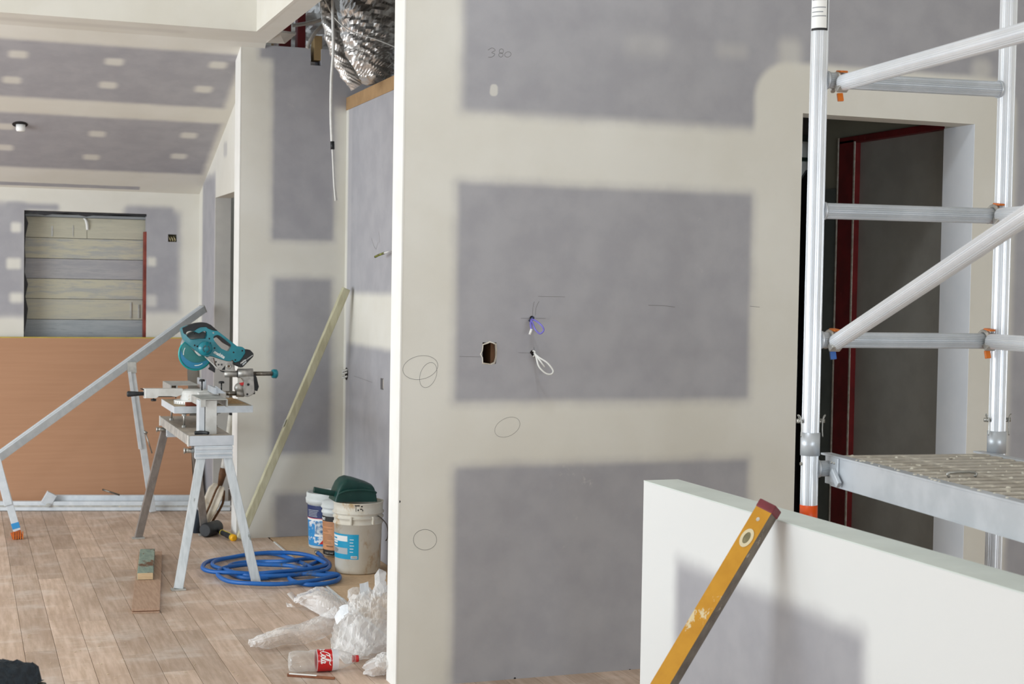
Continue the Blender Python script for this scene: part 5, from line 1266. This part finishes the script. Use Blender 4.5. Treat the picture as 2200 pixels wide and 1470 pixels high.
def glyph(ch):
    E = lambda cx, cy, rx, ry, a0=0, a1=360: [(cx+rx*math.cos(math.radians(a0+(a1-a0)*i/14)), cy+ry*math.sin(math.radians(a0+(a1-a0)*i/14))) for i in range(15)]
    return {'C': ([[(.92, .80), (.80, 1.02), (.48, 1.0), (.16, .62), (.10, .22), (.36, -.03), (.76, .08), (1.02, .36)]], .95),
            'S': ([[(.70, .62), (.86, .80), (.92, .98), (.72, 1.06), (.40, .92), (.14, .56), (.10, .20), (.36, -.03), (.70, .06), (.94, .30)], [(.92, .98), (1.3, 1.12), (1.8, 1.10), (2.3, .98), (2.75, 1.16)]], .92),
            'o': ([E(.28, .26, .20, .27)], .56), 'c': ([E(.30, .26, .22, .28, 50, 320)], .52),
            'a': ([E(.28, .24, .20, .26), [(.52, .50), (.49, .12), (.60, -.02), (.74, .12)]], .72),
            'l': ([[(.02, .12), (.26, .60), (.34, .96), (.24, 1.04), (.14, .62), (.16, .10), (.30, -.03), (.44, .10)]], .42), '-': ([[(.02, .30), (.28, .34)]], .34)}[ch]
bx0 = 0.0; k_ = 0
for chh in 'Coca-Sola':
    strokes, adv = glyph(chh)
    for sk in strokes:
        p2 = smooth_path([Vector((bx0+x_+.28*y_, y_, 0)) for x_, y_ in sk], 3); q = MB(); m_ = len(p2)
        for i, p in enumerate(p2):
            d = (p2[min(i+1, m_-1)]-p2[max(i-1, 0)]).normalized(); wv = .075*(.55+.75*abs(d.y))
            for sg in (-1, 1):
                X_, Y_ = p.x-sg*d.y*wv, p.y+sg*d.x*wv; t = math.radians(150)-X_*.0205/r0
                q.v.append(bo+bx*(.127+Y_*.034)+(outv*math.cos(t)+UZ*math.sin(t))*(r0+.0014))
        for i in range(m_-1): q.f.append((2*i, 2*i+1, 2*i+3, 2*i+2)); q.sm.append(True)
        q.build('lettering', MT['white'], bl2)
    bx0 += adv
cp_ = MB().lathe([(0, .019), (.0135, .019), (.0148, .016), (.0148, 0), (.0125, 0)], bo+bx*(Lb-.018), bx, 30, True, lambda a, r, h: r*(1-.03*(math.cos(18*a) > 0))).build('cap', mat('red_cap', '#cf1f24', rough=.35), bt_)
MB().lathe([(.0145, 0), (.0145, .003), (.0130, .003)], bo+bx*(Lb-.024), bx, 24).build('cap_ring', bpy.data.materials['red_cap'], bt_)
s0, s1 = F(617, 1450, .006), F(718, 1456, .006); s0.y -= .004; s1.y -= .012
sl = thing('wood_sliver', s0, 'thin splinter of wood, half white-painted, in front of the bottle', 'splinter')
MB().bar(s0, s1, .012, .010, UZ, .002, .8).build('splinter_body', mat('reddish_splinter', '#8f5a3c', '#7a4a30', 30, rough=.7), sl)
sd_ = s1-s0
MB().bar(s0+sd_*.04+UZ*.006, s0+sd_*.62+UZ*.006, .012, .003, Vector((0, 1, 0)), .001).build('painted_face', MT['white'], sl)
# ------------------------------------------------------------------ chips and dust on the boards
random.seed(9); ch = MB()
for i in range(150):
    px, py = random.uniform(5, 560), random.uniform(1130, 1465); p = F(px, py, .0008); a = random.uniform(0, 3.1); L = random.uniform(.003, .010)
    if 270 < px < 350: continue
    ch.obox(p+UZ*.001, (Vector((math.cos(a), math.sin(a), 0)), Vector((-math.sin(a), math.cos(a), 0)), UZ), (L, random.uniform(.002, .005), .0012))
tag(ch.build('wood_chips', MT['chips'], kind='stuff'), 'tiny pale wood chips scattered over the floorboards', 'chips')
# ------------------------------------------------------------------ kit at the lower left edge
kb = thing('tool_box', (-.07, 3.93, 0), 'grey-green plastic tool box with dark fleece on its lid, at lower left corner', 'box')
ang = math.radians(-125); ux = Vector((math.cos(ang), math.sin(ang), 0)); uy = Vector((-ux.y, ux.x, 0))
kc = Vector((.200, 4.10, 0))+ux*.30-uy*.17
MB().obox(kc+UZ*.272, (ux, uy, UZ), (.60, .34, .544), .03).build('box_body', MT['greygreen'], kb)
MB().obox(kc+UZ*.50, (ux, uy, UZ), (.625, .36, .03), .01).build('box_rim', mat('dark_olive_rim', '#3b4038', rough=.4), kb)
b = MB(); n = 40
for i in range(n+1):
    for j in range(n+1):
        u, v = i/n*2-1, j/n*2-1
        e = max(abs(u), abs(v)); z = .552+.04*(1-e**6)+.008*noise.noise(Vector((u*14, v*14, 2)))+.004*noise.noise(Vector((u*50, v*50, 5)))
        if e > .97: z = .52
        b.v.append(kc+ux*u*.305+uy*v*.175+UZ*z)
for i in range(n):
    for j in range(n): k = i*(n+1)+j; b.f.append((k, k+n+1, k+n+2, k+1)); b.sm.append(False)
b.build('fleece', MT['fuzzy'], kb)
for s_ in (-.16, .22):
    MB().obox(kc+ux*s_+uy*.178+UZ*.465, (ux, uy, UZ), (.06, .02, .07), .005).build('latch', bpy.data.materials['dark_olive_rim'], kb)

# ------------------------------------------------------------------ cable loops on the main wall
def loop_thing(label, pts, m, r, knot=None):
    o = thing('cable_loop', pts[0], label, 'cable')
    MB().tube(smooth_path(pts, 7), r, 8).build('cable', m, o)
    return o
def wp(px, py, d): return PY(px, py, YM-d)
lo1 = loop_thing('purple data cable tied in a loop coming out of the plasterboard', [wp(1143, 685, -.02), wp(1143, 686, .03), wp(1152, 690, .06), wp(1164, 700, .085), wp(1168, 710, .085), wp(1160, 717, .08), wp(1150, 708, .07), wp(1144, 694, .05), wp(1142, 688, .045)], MT['purple'], .0036)
MB().tube(smooth_path([wp(1141, 688, .03), wp(1140, 698, .055), wp(1142, 708, .06)], 5), .0042, 8).build('cable_tail', MT['purple'], lo1)
MB().tube([wp(1142, 707, .06), wp(1138, 719, .06)], .0052, 8).build('white_end', MT['white'], lo1)
MB().tube([wp(1138, 690, .012), wp(1146, 682, .03)], .006, 8).build('tie', mat('dark_tie', '#2b3350', rough=.5), lo1)
MB().lathe([(0, 0), (.010, 0)], wp(1143, 684, .0012), NW, 12).build('hole', MT['dark'], lo1)
lo2 = loop_thing('white cable tied in a loop below the purple one', [wp(1147, 758, -.02), wp(1149, 760, .03), wp(1158, 768, .06), wp(1176, 780, .08), wp(1188, 796, .085), wp(1184, 804, .085), wp(1172, 802, .08), wp(1158, 788, .07), wp(1152, 768, .05), wp(1148, 758, .03)], MT['whitecable'], .0034)
MB().tube(smooth_path([wp(1148, 758, .03), wp(1158, 772, .06), wp(1170, 789, .065)], 5), .0036, 8).build('cable_tail', MT['whitecable'], lo2)
MB().lathe([(0, 0), (.012, 0)], wp(1146, 760, .0012), NW, 12, True, lambda a, r, h: r*(1.3 if abs(math.sin(a)) > .6 else .8)).build('hole', MT['dark'], lo2)
MB().tube(smooth_path([wp(1145, 754, .006), wp(1149, 756, .02), wp(1148, 764, .012), wp(1146, 766, .004)], 4), .0035, 8).build('tie', MT['whitecable'], lo2)
bpy.context.view_layer.update()
